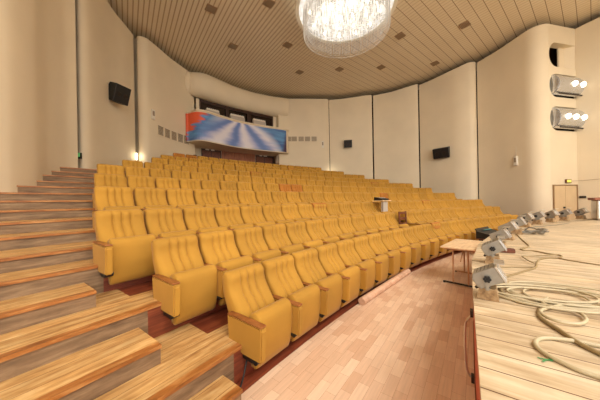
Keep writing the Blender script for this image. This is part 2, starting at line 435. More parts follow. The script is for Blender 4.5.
wall('wall_left', [(-7.9, 8.2), (-7.62, 8.03), (-7.42, 7.98), (-7.33, 8.12), (-7.36, 8.4), (-7.52, 8.9), (-7.74, 9.56), (-7.9, 10.24), (-7.98, 10.91), (-8.09, 11.6)])
wall('wall_left', [(-8.5, 11.98), (-8.12, 11.80), (-7.95, 11.66), (-7.76, 11.66), (-7.6, 11.78), (-7.52, 12.0), (-7.43, 12.48), (-7.28, 13.5), (-6.95, 14.65), (-6.75, 15.2)])
wall('wall_left', [(-6.75, 15.2), (-7.75, 16.0)], sm=False)
# back wall behind the balcony
wall('wall_back', [tuple(pol(RB, a))[:2] for a in (135, 132, 130, 128, 126, 124, 121.5)], th=.3)
wall('wall_back', [(-2.2, 19.95), (-1.6, 18.72)], sm=False)
def pw(*uv): return [tuple(at(u, v, WT))[:2] for u, v in uv]
A1 = pw((283, 98), (290, 98.8), (306, 98.8), (322, 98.8))
wall('wall_back', [(-1.6, 18.7)] + A1 + [tuple(at(326.5, 98.9, WT))[:2], (2.5, 19.35), (2.5, 19.6)], sm=False)
wall('wall_back', pw((329, 100), (343.5, 98.8), (367, 95.1)) + [tuple(at(371.5, 95, WT))[:2], (5.95, 18.95)], sm=False)
wall('wall_back', pw((373, 95.6), (391.6, 92), (414, 84.8)) + [tuple(at(417.7, 84.2, WT))[:2], (8.85, 17.45)], sm=False)
wall('wall_right', pw((419, 85.4), (434, 78.7), (450, 71), (467.5, 62.8)) + [(10.72, 14.38), (10.86, 14.38), (10.97, 14.44), (11.02, 14.55), (11.05, 14.8)], sm=False)
P6 = [(11.06, 14.47), (11.1, 14.38)] + pw((500.5, 48.5), (522.5, 33.4)) + [(11.53, 11.72), (11.60, 11.57), (11.70, 11.45), (11.82, 11.37), (11.96, 11.32), (12.12, 11.31)]
wall('wall_right', P6, sm=False)
# pier wall with the three lamp niches
sa, sb = Vector((12.12, 11.31)), Vector((13.87, 11.70))
bm = bmesh.new(); ext = sb+(sb-sa).normalized()*.0
th = Vector((-(sb-sa).normalized().y, (sb-sa).normalized().x))*.3
niche_z = [(H+6.33, H+7.5), (H+4.85, H+5.98), (H+3.22, H+4.40)]
# the slab is built as boxes around stadium openings: quads in (s,z)
def niche_wall():
    L = (sb-sa).length; d = (sb-sa).normalized(); nrm = Vector((-d.y, d.x))
    bm = bmesh.new()
    zt = WT
    bands = [0.0]
    for z0, z1 in reversed(niche_z): bands += [z0, z1]
    bands.append(zt)
    def P(s, z, k=0.0):
        p = sa+d*s+nrm*k; return (p.x, p.y, z)
    for i in range(0, len(bands), 2):
        z0, z1 = bands[i], bands[i+1]
        vs = [P(0, z0), P(L, z0), P(L, z1), P(0, z1)]; vb = [P(0, z0, .35), P(L, z0, .35), P(L, z1, .35), P(0, z1, .35)]
        a = [bm.verts.new(v) for v in vs]; b_ = [bm.verts.new(v) for v in vb]
        bm.faces.new(a); bm.faces.new(b_[::-1])
        for k in range(4): bm.faces.new((a[k], b_[k], b_[(k+1) % 4], a[(k+1) % 4]))
    # rounded left ends of the openings
    for z0, z1 in niche_z:
        R = (z1-z0)/2; zc = (z0+z1)/2; s0 = .02+R*.75
        arc = [(s0-R*.75*math.sin(t), zc+R*math.cos(t)) for t in [PI*k/14 for k in range(15)]]
        loop = arc+[(0, z0), (0, z1)]
        a = [bm.verts.new(P(s, z)) for s, z in loop]; b_ = [bm.verts.new(P(s, z, .35)) for s, z in loop]
        bm.faces.new(a); bm.faces.new(b_[::-1]); n = len(loop)
        for k in range(n): bm.faces.new((a[k], b_[k], b_[(k+1) % n], a[(k+1) % n]))
    bmesh.ops.recalc_face_normals(bm, faces=bm.faces[:])
    return struct(obj('wall_right', bm, 'wall'))
niche_wall()
# right wall towards the stage, cut where the niches run through the corner
wall('wall_right', [(13.85, 11.78), (14.03, 11.27), (14.14, 10.95), (14.5, 10.0), (15.6, 7.0), (16.6, 2.0), (17, -4)], sm=False)
# box behind the niches
bm = bmesh.new(); prism(bm, [(11.9, 11.7), (15.2, 12.2), (15.2, 13.6), (11.7, 13.2)], H+3.0, H+3.1); prism(bm, [(11.9, 12.75), (15.2, 13.3), (15.2, 13.6), (11.8, 13.1)], H+3.1, CEIL)
struct(obj('wall_right', bm, 'void'))
d_ = (sb-sa).normalized(); nrm_ = Vector((-d_.y, d_.x))
bm = bmesh.new(); q = [sa+d_*a_+nrm_*b_ for a_, b_ in ((1.15, .28), (1.5, .28), (1.76, .02), (1.79, .02), (1.79, .34), (1.15, .34))]
prism(bm, [(p.x, p.y) for p in q], niche_z[0][0]+.001, niche_z[0][1]-.001); struct(obj('wall_right', bm, 'wall'))

# added shell behind the panels: keeps light out, dark colour gives the gaps' shade
SH = [(-7.2, -8), (-7.0, 3.0), (-7.6, 6.3), (-9.6, 8.0), (-10, 10), (-10, 14), (-9, 18), (-5, 22.2), (0, 22.6), (6, 21), (11, 17.5), (13.5, 14.4), (15.6, 13), (15.6, 10), (18.3, 3), (18.3, -8)]
_SH = [(-6.4, -8), (-6.2, 2.0), (-6.6, 5.0), (-8.2, 6.9), (-9.4, 10), (-9.6, 13), (-8.6, 16.5), (-5, 20.5), (0, 21.5), (6, 21), (11, 17.5), (13.5, 14.4), (15.6, 13), (15.6, 10), (18.3, 3), (18.3, -8)]
bm = bmesh.new(); prism(bm, SH+offset(SH, .2)[::-1], -.01, CEIL+.02); struct(obj('wall_back', bm, 'void'))
# ceiling
bm = bmesh.new(); prism(bm, [(-10.5, -8), (-10.5, 17), (-6, 23), (4, 23), (14, 18), (19, 12), (19, -8)], CEIL, CEIL+.15)
struct(obj('ceiling', bm, 'ceil'))
# skirting by the stage door
bm = bmesh.new(); q = [Vector((13.99, 11.24)), Vector((14.11, 10.93)), Vector((14.45, 10.0))]
prism(bm, [(p.x-.04, p.y) for p in q]+[(p.x, p.y+.01) for p in reversed(q)], ZS+.001, ZS+.12); struct(obj('baseboard_right', bm, 'doorwood'))

# ------------------------------------------------------------------ balcony
fr = []
for u, vt in [(188.6, 113), (196, 112.5), (204, 113.3), (220, 117.3), (240, 123.4), (264, 127.6), (278, 129.4), (286.5, 130.2)]:
    p = at(u, vt, H+5.55); fr.append((p.x, p.y))
fr = [(-7.25, 15.0), (-6.95, 14.5)] + [tuple(at(u, v, H+5.55))[:2] for u, v in ((189, 113.5), (197, 111.8), (207, 113.2), (220, 117.3), (240, 123.0), (264, 127.4), (280, 129.6), (287, 131))] + [(-.85, 18.85)]
frs = sm2(fr, 4)
backarc = [tuple(pol(RB-.08, a))[:2] for a in (122.5, 124, 126, 128, 130, 132, 134)]
bm = bmesh.new()
def ring_wall(bm, pl, th, z0, z1):
    b_ = offset(pl, th); prism(bm, pl+b_[::-1], z0, z1)
prism(bm, frs+backarc, H+3.80, H+3.975)
ring_wall(bm, frs, .18, H+3.98, H+5.55)
o = obj('balcony', bm, 'wall')
bm = bmesh.new(); ring_wall(bm, offset(frs, -.05), .30, H+5.552, H+5.72)
bmesh.ops.bevel(bm, geom=[e for e in bm.edges if not e.is_boundary and e.calc_face_angle(0) > .9], offset=.07, segments=3, affect='EDGES')
struct(o)
o2 = obj('parapet_lip', bm, 'wall', parent=o)
# mural on the front of the parapet
mp_ = offset(frs, -.03)[4:-5]; ml = offset(frs, -.012)[4:-5]
bm = bmesh.new(); n = len(mp_)
fa = [bm.verts.new((p[0], p[1], H+3.86)) for p in mp_]; fb = [bm.verts.new((p[0], p[1], H+5.54)) for p in mp_]
ga = [bm.verts.new((p[0], p[1], H+3.86)) for p in ml]; gb = [bm.verts.new((p[0], p[1], H+5.54)) for p in ml]
for i in range(n-1):
    bm.faces.new((fa[i], fa[i+1], fb[i+1], fb[i])); bm.faces.new((gb[i], gb[i+1], ga[i+1], ga[i]))
    bm.faces.new((fb[i], fb[i+1], gb[i+1], gb[i])); bm.faces.new((ga[i], ga[i+1], fa[i+1], fa[i]))
bm.faces.new((fa[0], fb[0], gb[0], ga[0])); bm.faces.new((fa[-1], ga[-1], gb[-1], fb[-1]))
bmesh.ops.recalc_face_normals(bm, faces=bm.faces[:])
o = obj('mural', bm, 'mural')
cum = [0]
for i in range(1, n): cum.append(cum[-1]+math.dist(mp_[i], mp_[i-1]))
def muv(c):
    i = min(range(n), key=lambda k: math.dist((c.x, c.y), mp_[k])); return (cum[i]/cum[-1], (c.z-H-3.86)/1.68)
add_uv(o, muv)
tag(o, 'painted mural of white rays on blue with an orange corner, across the balcony front', 'mural')
# overhanging cap above the booth windows
cp = sm2([(-7.3, 15.3), (-6.98, 14.75)] + [tuple(at(u, v, WT))[:2] for u, v in ((190.5, 71.5), (197, 71.5), (205, 73), (217, 78), (233, 85), (250, 90.7), (268, 95), (281, 97))] + [(-.85, 18.95)], 4)
bm = bmesh.new(); zc0, zc1 = H+6.86, CEIL-.02; arc2 = [tuple(pol(RB-.08, a))[:2] for a in (122.5, 126, 130, 134)]
prof = [(.34, zc0), (.14, zc0+.05), (-.10, zc0+.2), (-.22, zc0+.5), (-.26, zc0+.85), (-.20, zc0+1.2), (-.04, WT-.06), (.12, WT)]; zc1 = WT
rows = [[bm.verts.new((p[0], p[1], z)) for p in offset(cp, d)] for d, z in prof]
for a, b_ in zip(rows, rows[1:]):
    for i in range(len(cp)-1): bm.faces.new((a[i], a[i+1], b_[i+1], b_[i]))
bb = [bm.verts.new((p[0], p[1], zc0)) for p in arc2]; bt = [bm.verts.new((p[0], p[1], zc1)) for p in arc2]
bm.faces.new(rows[0]+bb); bm.faces.new(rows[-1]+bt)
bmesh.ops.recalc_face_normals(bm, faces=bm.faces[:])
struct(obj('ceiling', bm, 'wall', smooth=True))
# booth windows: dark frames and panes set in the wall behind the parapet
def wall_pt(u, z, r=RB-.1):
    p = ray(u, 110)[0]; A = 1+p*p; B = -2*CX*p-2*CY; Cc = CX*CX+CY*CY-r*r
    y = (-B+math.sqrt(B*B-4*A*Cc))/(2*A); return Vector((p*y, y, z))
def wall_box(bm, u0, u1, z0, z1, r0, r1, mi=0):
    P = [wall_pt(u0, 0, r0), wall_pt(u1, 0, r0), wall_pt(u1, 0, r1), wall_pt(u0, 0, r1)]
    prism(bm, [(p.x, p.y) for p in P], z0, z1, mi)
RW = 35.55
bm = bmesh.new(); wall_box(bm, 196, 199.5, H+5.2, H+6.9, RB-1.0, RB-.1); wall_box(bm, 273, 276, H+5.2, H+6.9, RB-1.0, RB-.1); struct(obj('wall_back', bm, 'wall'))
for i, (u0, u1) in enumerate(((199, 227.3), (227.3, 248.8), (248.8, 273))):
    bm = bmesh.new()
    wall_box(bm, u0, u0+1.6, H+5.0, H+6.86, RB-1.0, RB-.8); wall_box(bm, u1-1.6, u1, H+5.0, H+6.86, RB-1.0, RB-.8)
    wall_box(bm, u0+1.6, u1-1.6, H+6.68, H+6.86, RB-1.0, RB-.8)
    w = struct(obj('window_%d' % (i+1), bm, 'darkdoor'))
    bm = bmesh.new(); wall_box(bm, u0+1.6, u1-1.6, H+5.0, H+6.68, RB-.9, RB-.85); obj('pane', bm, 'glassdark', parent=w)
for i, (u0, u1) in enumerate(((206, 219), (230, 244), (252.5, 265))):
    e = empty('sound_desk', wall_pt((u0+u1)/2, H+3.98, RB-1.25)); 
    p0, p1 = wall_pt(u0, 0, RB-1.25), wall_pt(u1, 0, RB-1.25); dd = (p1-p0); e.rotation_euler[2] = math.atan2(dd.y, dd.x); L = dd.length
    bm = bmesh.new(); box(bm, (0, 0, 1.07), (L, .3, 2.13), bev=.02); obj('cabinet', bm, 'grey', parent=e)
    bm = bmesh.new(); box(bm, (0, 0, 2.2), (L*.95, .2, .12), rot=Matrix.Rotation(-.3, 3, 'X')); 
    for k in range(6): box(bm, (-L*.38+k*L*.15, 0, 2.28), (.05, .04, .1))
    obj('control_panel', bm, 'white', parent=e)
    tag(e, 'pale control desk behind the %s booth window on the balcony' % ('left', 'middle', 'right')[i], 'control desk', 'control desks in the balcony booth')
# doors and wood panelling below the balcony
zf = TZ[11]; ZD = H+3.97
def back_door(i, u0, u1, label):
    bm = bmesh.new(); wall_box(bm, u0, u1, zf, ZD, RB-.2, RB-.05)
    d = struct(obj('door_%d' % i, bm, 'darkdoor'))
    um = (u0+u1)/2
    for a, b_ in ((u0+1, um-.3), (um+.3, u1-1)):
        bm = bmesh.new(); wall_box(bm, a, b_, zf+.05, ZD-.32, RB-.24, RB-.2); obj('leaf', bm, 'brownwood', parent=d)
    return d
back_door(1, 200.5, 220.5, ''); back_door(2, 254.5, 272.5, '')
bm = bmesh.new(); wall_box(bm, 220.8, 237, zf, ZD, RB-.22, RB-.05); wall_box(bm, 237, 254.2, zf, ZD, RB-.24, RB-.05)
struct(obj('trim_1', bm, 'doorwood'))
bm = bmesh.new(); wall_box(bm, 199.6, 273.4, ZD, ZD+.06, RB-.26, RB-.05); struct(obj('trim_2', bm, 'darkdoor'))
for i, (u, w_) in enumerate(((206.5, 3.5), (212, 3.5), (260, 2.5), (264.5, 3.5))):
    bm = bmesh.new(); wall_box(bm, u-w_/2, u+w_/2, ZD-.25, ZD-.12, RB-.3, RB-.25)
    o = obj('sign_plate', bm, 'white')
    tag(o, ('small white plate at the left edge over the left back door', 'small white plate nearest the wood panelling over the left back door',
            'smaller white plate over the left side of the right back door', 'small white plate over the right side of the right back door')[i], 'sign', 'plates over the back doors')

# ------------------------------------------------------------------ vents and wall fittings
for i, (x, y) in enumerate([(.12, 15.13), (2.66, 14.88), (5.25, 14.74), (8.45, 14.42), (-3.42, 12.49), (-.52, 12.49), (5.25, 11.94), (8.06, 11.26), (-3.67, 10.06), (-1.15, 9.83)]):
    e = empty('ceiling_vent', (x*1.04, y*1.04, CEIL-.045), math.radians(38))
    bm = bmesh.new(); box(bm, (0, 0, .022), (.42, .40, .042)); obj('frame', bm, 'ventc', parent=e)
    bm = bmesh.new()
    for k in range(6): box(bm, (0, -.15+k*.06, -.004), (.36, .022, .014))
    obj('grille', bm, 'grille', parent=e)
    lab = ['nearest the back wall, below and left of the chandelier', 'nearest the back wall, straight below the chandelier', 'nearest the back wall, right below the chandelier', 'nearest the back wall, farthest right of the chandelier',
           'second left of the chandelier in the middle row', 'just left below the chandelier rim', 'just right of the chandelier rim', 'far right of the chandelier, nearest the pier', 'at the top left over the left panels', 'at the top edge, left of the chandelier'][i]
    tag(e, 'small square brown ceiling vent '+lab, 'vent', 'square vents in the slatted ceiling')

def seg_frame(name, pos, nrm):
    """empty on a wall with local -y looking along nrm"""
    e = empty(name, pos); e.rotation_euler = (0, 0, math.atan2(nrm[1], nrm[0])+PI/2); return e
def speaker(pos, nrm, w, h, d, label):
    e = seg_frame('wall_speaker', pos, nrm)
    T = Matrix.Rotation(math.radians(18), 3, 'X')
    bm = bmesh.new(); c = T @ Vector((0, -d*.62, 0))
    loft(bm, [(-d*.5, -h/2), (-d*.5, h/2), (d*.3, h/2), (d*.5, h*.2), (d*.5, -h*.3), (d*.3, -h/2)], -w/2, w/2)
    bmesh.ops.bevel(bm, geom=bm.edges[:], offset=.015, segments=1, affect='EDGES')
    bmesh.ops.transform(bm, matrix=Matrix.Translation(c) @ T.to_4x4(), verts=bm.verts[:])
    obj('cabinet', bm, 'black', parent=e)
    for dx in (-w*.22, w*.22):
        bm = bmesh.new(); cyl(bm, c+T@Vector((dx, -d*.5, -.02)), c+T@Vector((dx, -d*.5-.02, -.02)), w*.15, w*.13, 20); obj('driver', bm, 'dmetal', parent=e)
    bm = bmesh.new(); box(bm, (0, -.03, 0), (.16, .06, .3)); box(bm, (0, -.12, .0), (.08, .2, .06)); obj('bracket', bm, 'dmetal', parent=e)
    tag(e, label, 'speaker', 'black loudspeakers on the walls')
speaker(Vector((-7.84, 9.95, H+4.75)), (1, -.3), .62, .72, .5, 'black loudspeaker on the left wall panel, left of the balcony')
p = aty(348, 143.5, 19.12); speaker(p+Vector((0, 0, 0)), (-.2, -1), .62, .58, .35, 'small black loudspeaker on the back wall, right of the vent row')
p = aty(443, 152, 15.95); speaker(p, (-.75, -.66), .95, .66, .45, 'black loudspeaker on the right wall panel above the end of the seats')
# vent rows
def quad_on(name, corners, th, mat, parent=None):
    bm = bmesh.new(); c = [Vector(x) for x in corners]; n = (c[1]-c[0]).cross(c[3]-c[0]).normalized()
    a = [bm.verts.new(x) for x in c]; b_ = [bm.verts.new(x+n*th) for x in c]
    bm.faces.new(a); bm.faces.new(b_[::-1])
    for k in range(4): bm.faces.new((a[k], a[(k+1) % 4], b_[(k+1) % 4], b_[k]))
    bmesh.ops.recalc_face_normals(bm, faces=bm.faces[:])
    return obj(name, bm, mat, parent=parent)
def on_poly(pl, s):
    acc = 0
    for a, b_ in zip(pl, pl[1:]):
        L = math.dist(a, b_)
        if acc+L >= s: t = (s-acc)/L; return Vector((a[0]+(b_[0]-a[0])*t, a[1]+(b_[1]-a[1])*t, 0)), Vector((b_[0]-a[0], b_[1]-a[1], 0)).normalized()
        acc += L
ORD = ['first', 'second', 'third', 'fourth', 'fifth', 'sixth', 'seventh', 'eighth', 'ninth', 'tenth', 'eleventh', 'twelfth', 'thirteenth', 'fourteenth', 'fifteenth', 'sixteenth', 'seventeenth']
def wall_vent(c, t, w, h, label, group):
    n = Vector((t.y, -t.x, 0)); e = empty('wall_vent', c+n*.015); e.rotation_euler[2] = math.atan2(t.y, t.x)
    bm = bmesh.new()
    for x in (-w/2, w/2): box(bm, (x, 0, 0), (.03, .03, h))
    for z in (-h/2, h/2): box(bm, (0, 0, z), (w, .03, .03))
    obj('frame', bm, 'wall', parent=e)
    bm = bmesh.new()
    for k in range(7): box(bm, (0, .004, -h/2+h*(k+.5)/7), (w-.03, .016, h/7*.7), rot=Matrix.Rotation(.3, 3, 'X'))
    obj('slats', bm, 'grille', parent=e)
    tag(e, label, 'vent', group)
lp = sm2([(-7.52, 11.95), (-7.43, 12.48), (-7.28, 13.5), (-6.95, 14.65)], 6)
for i, u in enumerate((160.3, 166.8, 173.3, 179.8, 185.6)):
    pr = ray(u, 115)[0]
    best = min((abs(on_poly(lp, s)[0].x/on_poly(lp, s)[0].y-pr), s) for s in [k*.02 for k in range(2, 135)])[1]
    c, t = on_poly(lp, best); c.z = H+3.92
    wall_vent(c, t, .42, .5, 'grey square wall vent, %s from the left in the row beside the mural' % ORD[i], 'vents on the left of the balcony')
bp = [tuple(p) for p in A1]
bl = [(-1.6, 18.7)]+A1
for i, u in enumerate((289, 294.3, 301, 307.6, 314.2)):
    pr = ray(u, 139)[0]
    best = min((abs(on_poly(bl, s)[0].x/on_poly(bl, s)[0].y-pr), s) for s in [k*.02 for k in range(2, 180)])[1]
    c, t = on_poly(bl, best); c.z = aty(u, 139, c.y).z
    wall_vent(c, t, .44, .40, 'grey square wall vent, %s from the left in the row right of the balcony' % ORD[i], 'vents on the right of the balcony')
# little boxes on walls
def wbox(name, c, nrm, s, mat, label, cat):
    e = seg_frame(name, c, nrm); bm = bmesh.new(); box(bm, (0, -s[1]/2, 0), s, bev=min(s)*.2)
    obj('housing', bm, mat, parent=e)
    bm = bmesh.new(); box(bm, (0, -s[1]-.004, s[2]*.1), (s[0]*.6, .008, s[2]*.5)); obj('cover', bm, 'grille' if mat != 'black' else 'dmetal', parent=e)
    tag(e, label, cat); return e
def on_wall(u, v, pl):
    pr = ray(u, v)[0]; a, b_ = None, None
    for s in range(len(pl)-1):
        x0, y0 = pl[s]; x1, y1 = pl[s+1]; f0 = x0-pr*y0; f1 = x1-pr*y1
        if f0*f1 <= 0 and abs(f0-f1) > 1e-6:
            t = f0/(f0-f1); x, y = x0+(x1-x0)*t, y0+(y1-y0)*t; tt = Vector((x1-x0, y1-y0)).normalized()
            return Vector((x, y, H+ray(u, v)[1]*y)), (tt.y, -tt.x)
c, n_ = on_wall(152.7, 114.5, [(-7.62, 11.66), (-7.52, 11.95), (-7.43, 12.48), (-7.28, 13.5)])
wbox('wall_sensor', c, n_, (.2, .06, .5), 'white', 'slim white box on the left wall beside the vent row', 'sensor')
c, n_ = on_wall(322.7, 144.5, A1+[tuple(at(326.5, 98.9, WT))[:2]])
wbox('wall_sensor', c, n_, (.16, .05, .55), 'white', 'slim white box on the back wall between vents and loudspeaker', 'sensor')
c, n_ = on_wall(516.5, 161, pw((500.5, 48.5), (522.5, 33.4)))
e = wbox('wall_sensor', c, n_, (.17, .09, .48), 'white', 'white capsule-shaped box with a wire above it on the right wall', 'sensor')
bm = bmesh.new(); tube(bm, [(0, -.02, .24), (0, -.015, .8)], .008, 5); obj('wire', bm, 'white', parent=e)
c, n_ = on_wall(583, 197, [(13.87, 11.70), (14.03, 11.27), (14.14, 10.95)])
wbox('light_switch', c, n_, (.22, .05, .10), 'black', 'small black switch box on the wall right of the beige double door', 'switch')

# stage-side double door
def seg_box(bm, u0, u1, z0, z1, k0, k1):
    q = []
    for u in (u0, u1):
        pr = ray(u, 195)[0]; f0 = sa.x-pr*sa.y; f1 = sb.x-pr*sb.y; t = f0/(f0-f1); q.append(sa+(sb-sa)*t)
    P = [q[0]-nrm_*k0, q[1]-nrm_*k0, q[1]-nrm_*k1, q[0]-nrm_*k1]
    prism(bm, [(p.x, p.y) for p in P], z0, z1)
ztop = H+.53
bm = bmesh.new(); seg_box(bm, 552.6, 553.4, 0, ztop+.05, .0, .05); seg_box(bm, 576.0, 576.8, 0, ztop+.05, 0, .05); seg_box(bm, 553.4, 576.0, ztop, ztop+.05, 0, .05)
d3 = struct(obj('door_3', bm, 'frameb'))
for a, b_ in ((553.5, 564.5), (564.8, 575.9)):
    bm = bmesh.new(); seg_box(bm, a, b_, .005, ztop-.01, .0, .03); lf = obj('leaf', bm, 'doorb', parent=d3)
bm = bmesh.new(); seg_box(bm, 562.3, 563.9, H-.58, H-.5, .031, .06); obj('door_handle', bm, 'black', parent=d3)
bm = bmesh.new(); seg_box(bm, 564.5, 564.8, .005, ztop-.01, .0, .02); obj('seam', bm, 'frameb', parent=d3)
# exit sign above it
bm = bmesh.new(); seg_box(bm, 564.9, 569.9, H+.66, H+.84, .005, .07); o = obj('exit_sign', bm, 'brownwood')
tag(o, 'small lit yellow-green exit sign above the beige double door', 'sign')
bm = bmesh.new(); seg_box(bm, 565.4, 569.4, H+.69, H+.81, .071, .08); obj('sign_face', bm, 'exity', parent=o)
bm = bmesh.new(); tube(bm, [(13.45, 11.57, H+.76), (13.83, 11.66, H+.77), (13.97, 11.2, H+.78), (14.08, 10.93, H+.79), (14.42, 10.0, H+.8)], .008, 5)
tag(obj('wire', bm, 'frameb'), 'thin wire running along the wall from the exit sign to the right', 'wire')
# green exit sign in the left gap
e = empty('exit_sign', (-7.55, 7.75, H+1.5)); 
pg = aty(77.6, 155.5, 7.75); e.location = pg
bm = bmesh.new(); box(bm, (0, .04, 0), (.16, .06, .2)); obj('housing', bm, 'dmetal', parent=e)
bm = bmesh.new(); box(bm, (0, 0, .02), (.13, .02, .13)); obj('sign_face', bm, 'exitg', parent=e)
tag(e, 'green lit exit sign deep in the gap between the left wall panels', 'sign')

# ------------------------------------------------------------------ lamps in the pier niches
def drum(z0, z1, lamps, label):
    zc = (z0+z1)/2; R = (z1-z0)/2-.02
    e = empty('stage_light_drum', (sa.x+d_.x*1.0+nrm_.x*.22, sa.y+d_.y*1.0+nrm_.y*.22, zc)); e.rotation_euler[2] = math.atan2(d_.y, d_.x)
    bm = bmesh.new()
    # half-open foil hood: upper arc along x
    prof = [(-R*.95*math.cos(t), R*math.sin(t)) for t in [math.radians(-62+k*13) for k in range(15)]]
    prof2 = [(y*.94, z*.94) for y, z in reversed(prof)]
    loft(bm, prof+prof2, -.82, .97, 12)
    cyl(bm, (-.86, 0, 0), (-.83, 0, 0), R*.93, R*.93, 24)
    obj('foil_hood', bm, 'foil', parent=e, smooth=False)
    bm = bmesh.new(); cyl(bm, (-.82, .1, -.05), (.9, .1, -.05), R*.6, R*.6, 20); obj('reflector', bm, 'foil', parent=e, smooth=True)
    bm = bmesh.new()
    box(bm, (.1, -R*.75, -R*.86), (1.6, .04, .05)); box(bm, (.1, .1, -R*.9), (1.6, .4, .03))
    for x in (-.6, -.1, .4, .85): box(bm, (x, -.2, -R*.6), (.05, .05, R*.55), rot=Matrix.Rotation(.4, 3, 'Y'))
    obj('bracket', bm, 'dmetal', parent=e)
    for x in lamps:
        c = Vector((x, -R*1.0, -R*.02)); dr = Vector((-.35, -.85, -.35)).normalized()
        bm = bmesh.new(); cyl(bm, c-dr*.2, c, .11, .15, 20); l = obj('lamp_can', bm, 'foil', parent=e, smooth=True)
        bm = bmesh.new(); cyl(bm, c+dr*.001, c+dr*.012, .13, .13, 20); obj('lamp_face', bm, 'lampglow', parent=l)
    tag(e, label, 'stage light')
drum(niche_z[1][0], niche_z[1][1], (.1, .66), 'silver foil-lined stage light with two lit lamps in the middle pier niche')
drum(niche_z[2][0], niche_z[2][1], (-.42, .08, .64), 'silver foil-lined stage light with three lit lamps in the lowest pier niche')

# ------------------------------------------------------------------ chandelier
e = empty('chandelier', (2.02, 9.75, CH)); R1 = 2.06
bm = bmesh.new(); cyl(bm, (0, 0, -.38), (0, 0, .33), .35, .5, 32); obj('ceiling_mount', bm, 'ring', parent=e, smooth=False)
bm = bmesh.new(); n = 72
loftp = [(R1-.14, -.44), (R1, -.46), (R1+.02, -.40), (R1, -.34), (R1-.14, -.36)]
rows = [[bm.verts.new((r*math.cos(2*PI*k/n), r*math.sin(2*PI*k/n), z)) for r, z in loftp] for k in range(n)]
for k in range(n):
    a, b_ = rows[k], rows[(k+1) % n]
    for i in range(5): bm.faces.new((a[i], a[(i+1) % 5], b_[(i+1) % 5], b_[i]))
bmesh.ops.recalc_face_normals(bm, faces=bm.faces[:]); obj('rim', bm, 'ring', parent=e, smooth=False)
bm = bmesh.new(); cyl(bm, (0, 0, -.42), (0, 0, -.39), R1-.10, R1-.10, 72); obj('light_tray', bm, 'diff', parent=e)
for rr_, k_, off in ((1.45, 12, 0), (.95, 8, .2), (.4, 4, .5)):
    for k in range(k_):
        a = 2*PI*k/k_+off; bm = bmesh.new(); bmesh.ops.create_icosphere(bm, subdivisions=2, radius=.055)
        obj('bulb', bm, 'bulb', parent=e, loc=(rr_*math.cos(a), rr_*math.sin(a), -.50), smooth=True)
def bead(bm, c, r, h):
    x, y, z = c; t = bm.verts.new((x, y, z+h)); b_ = bm.verts.new((x, y, z-h))
    m = [bm.verts.new((x+r*math.cos(k*PI/2), y+r*math.sin(k*PI/2), z)) for k in range(4)]
    for k in range(4): bm.faces.new((m[k], m[(k+1) % 4], t)); bm.faces.new((m[(k+1) % 4], m[k], b_))
for rr_, n, z0, z1, lab in ((1.74, 150, -.46, -1.34, 'outer'), (1.66, 120, -.46, -1.16, 'o2')):
    bm = bmesh.new()
    for k in range(n):
        a = 2*PI*k/n+random.uniform(-.005, .005); x, y = rr_*math.cos(a), rr_*math.sin(a)
        m = int((z0-z1)/.075)
        for j in range(m): bead(bm, (x, y, z0-(j+.5)*.075), .017, .03)
        bead(bm, (x, y, z1-.02), .02, .035)
    c = obj('crystal_curtain', bm, 'crystal', parent=e); c['kind'] = 'stuff'
bm = bmesh.new()
for k in range(420):
    rr_ = 1.6*math.sqrt(random.random()); a = random.uniform(0, 2*PI); m = random.randint(2, 5)
    for j in range(m): bead(bm, (rr_*math.cos(a), rr_*math.sin(a), -.50-j*.075), .024, .036)
c = obj('crystal_drops', bm, 'crystal', parent=e); c['kind'] = 'stuff'
tag(e, 'large round crystal chandelier with a glowing disc and hanging bead curtain under the ceiling', 'chandelier')

# ------------------------------------------------------------------ seats
def back_mesh():
    prof = [(.06, .36), (.065, .42), (.07, .47), (.085, .52), (.11, .57), (.145, .62), (.185, .67), (.225, .715), (.255, .755), (.272, .79), (.28, .83), (.278, .865), (.275, .90), (.285, .93), (.31, .952), (.35, .962), (.39, .955), (.42, .93),
            (.435, .88), (.435, .82), (.425, .75), (.40, .67), (.36, .59), (.31, .51), (.25, .43), (.21, .365), (.13, .345)]
    front = 15
    xs = []
    hw = .257
    seams = (-.098, -.0, .098)
    base = [-hw, -hw+.006, -hw+.02, -hw+.045, -.185, -.15, -.125]
    X = sorted(set([round(x, 4) for x in base+[-x for x in base]+[-.108, -.098, -.088, -.07, -.05, -.03, -.01, 0, .01, .03, .05, .07, .088, .098, .108]]))
    bm = bmesh.new(); rows = []
    for x in X:
        row = []
        e_ = max(0, (abs(x)-(hw-.045))/.045)
        for i, (y, z) in enumerate(prof):
            k = 1-.42*e_**2.2
            mid = .15+(z-.36)*.36 if z < .95 else .365
            yy = mid+(y-mid)*k
            zz = z-(.022*e_**2.2 if z > .88 else 0)
            if i <= front:
                h = min(1, max(0, (z-.42)/.06))*min(1, max(0, (.955-z)/.05))
                dpt = 0
                for s in seams:
                    dpt = max(dpt, math.exp(-((x-s)/.009)**2))
                puff = .016*(1-dpt)-.024*dpt
                if abs(x) < .2:
                    puff -= .022*math.exp(-((z-.72)/.018)**2)*math.exp(-(min(abs(x-s) for s in seams)/.035)**2)
                yy -= puff*h*(1-e_*.8)
            row.append(bm.verts.new((x, yy, zz)))
        rows.append(row)
    n = len(prof)
    for a, b_ in zip(rows, rows[1:]):
        for i in range(n): bm.faces.new((a[i], a[(i+1) % n], b_[(i+1) % n], b_[i]))
    bm.faces.new(rows[0][::-1]); bm.faces.new(rows[-1])
    bmesh.ops.recalc_face_normals(bm, faces=bm.faces[:])
    return bm
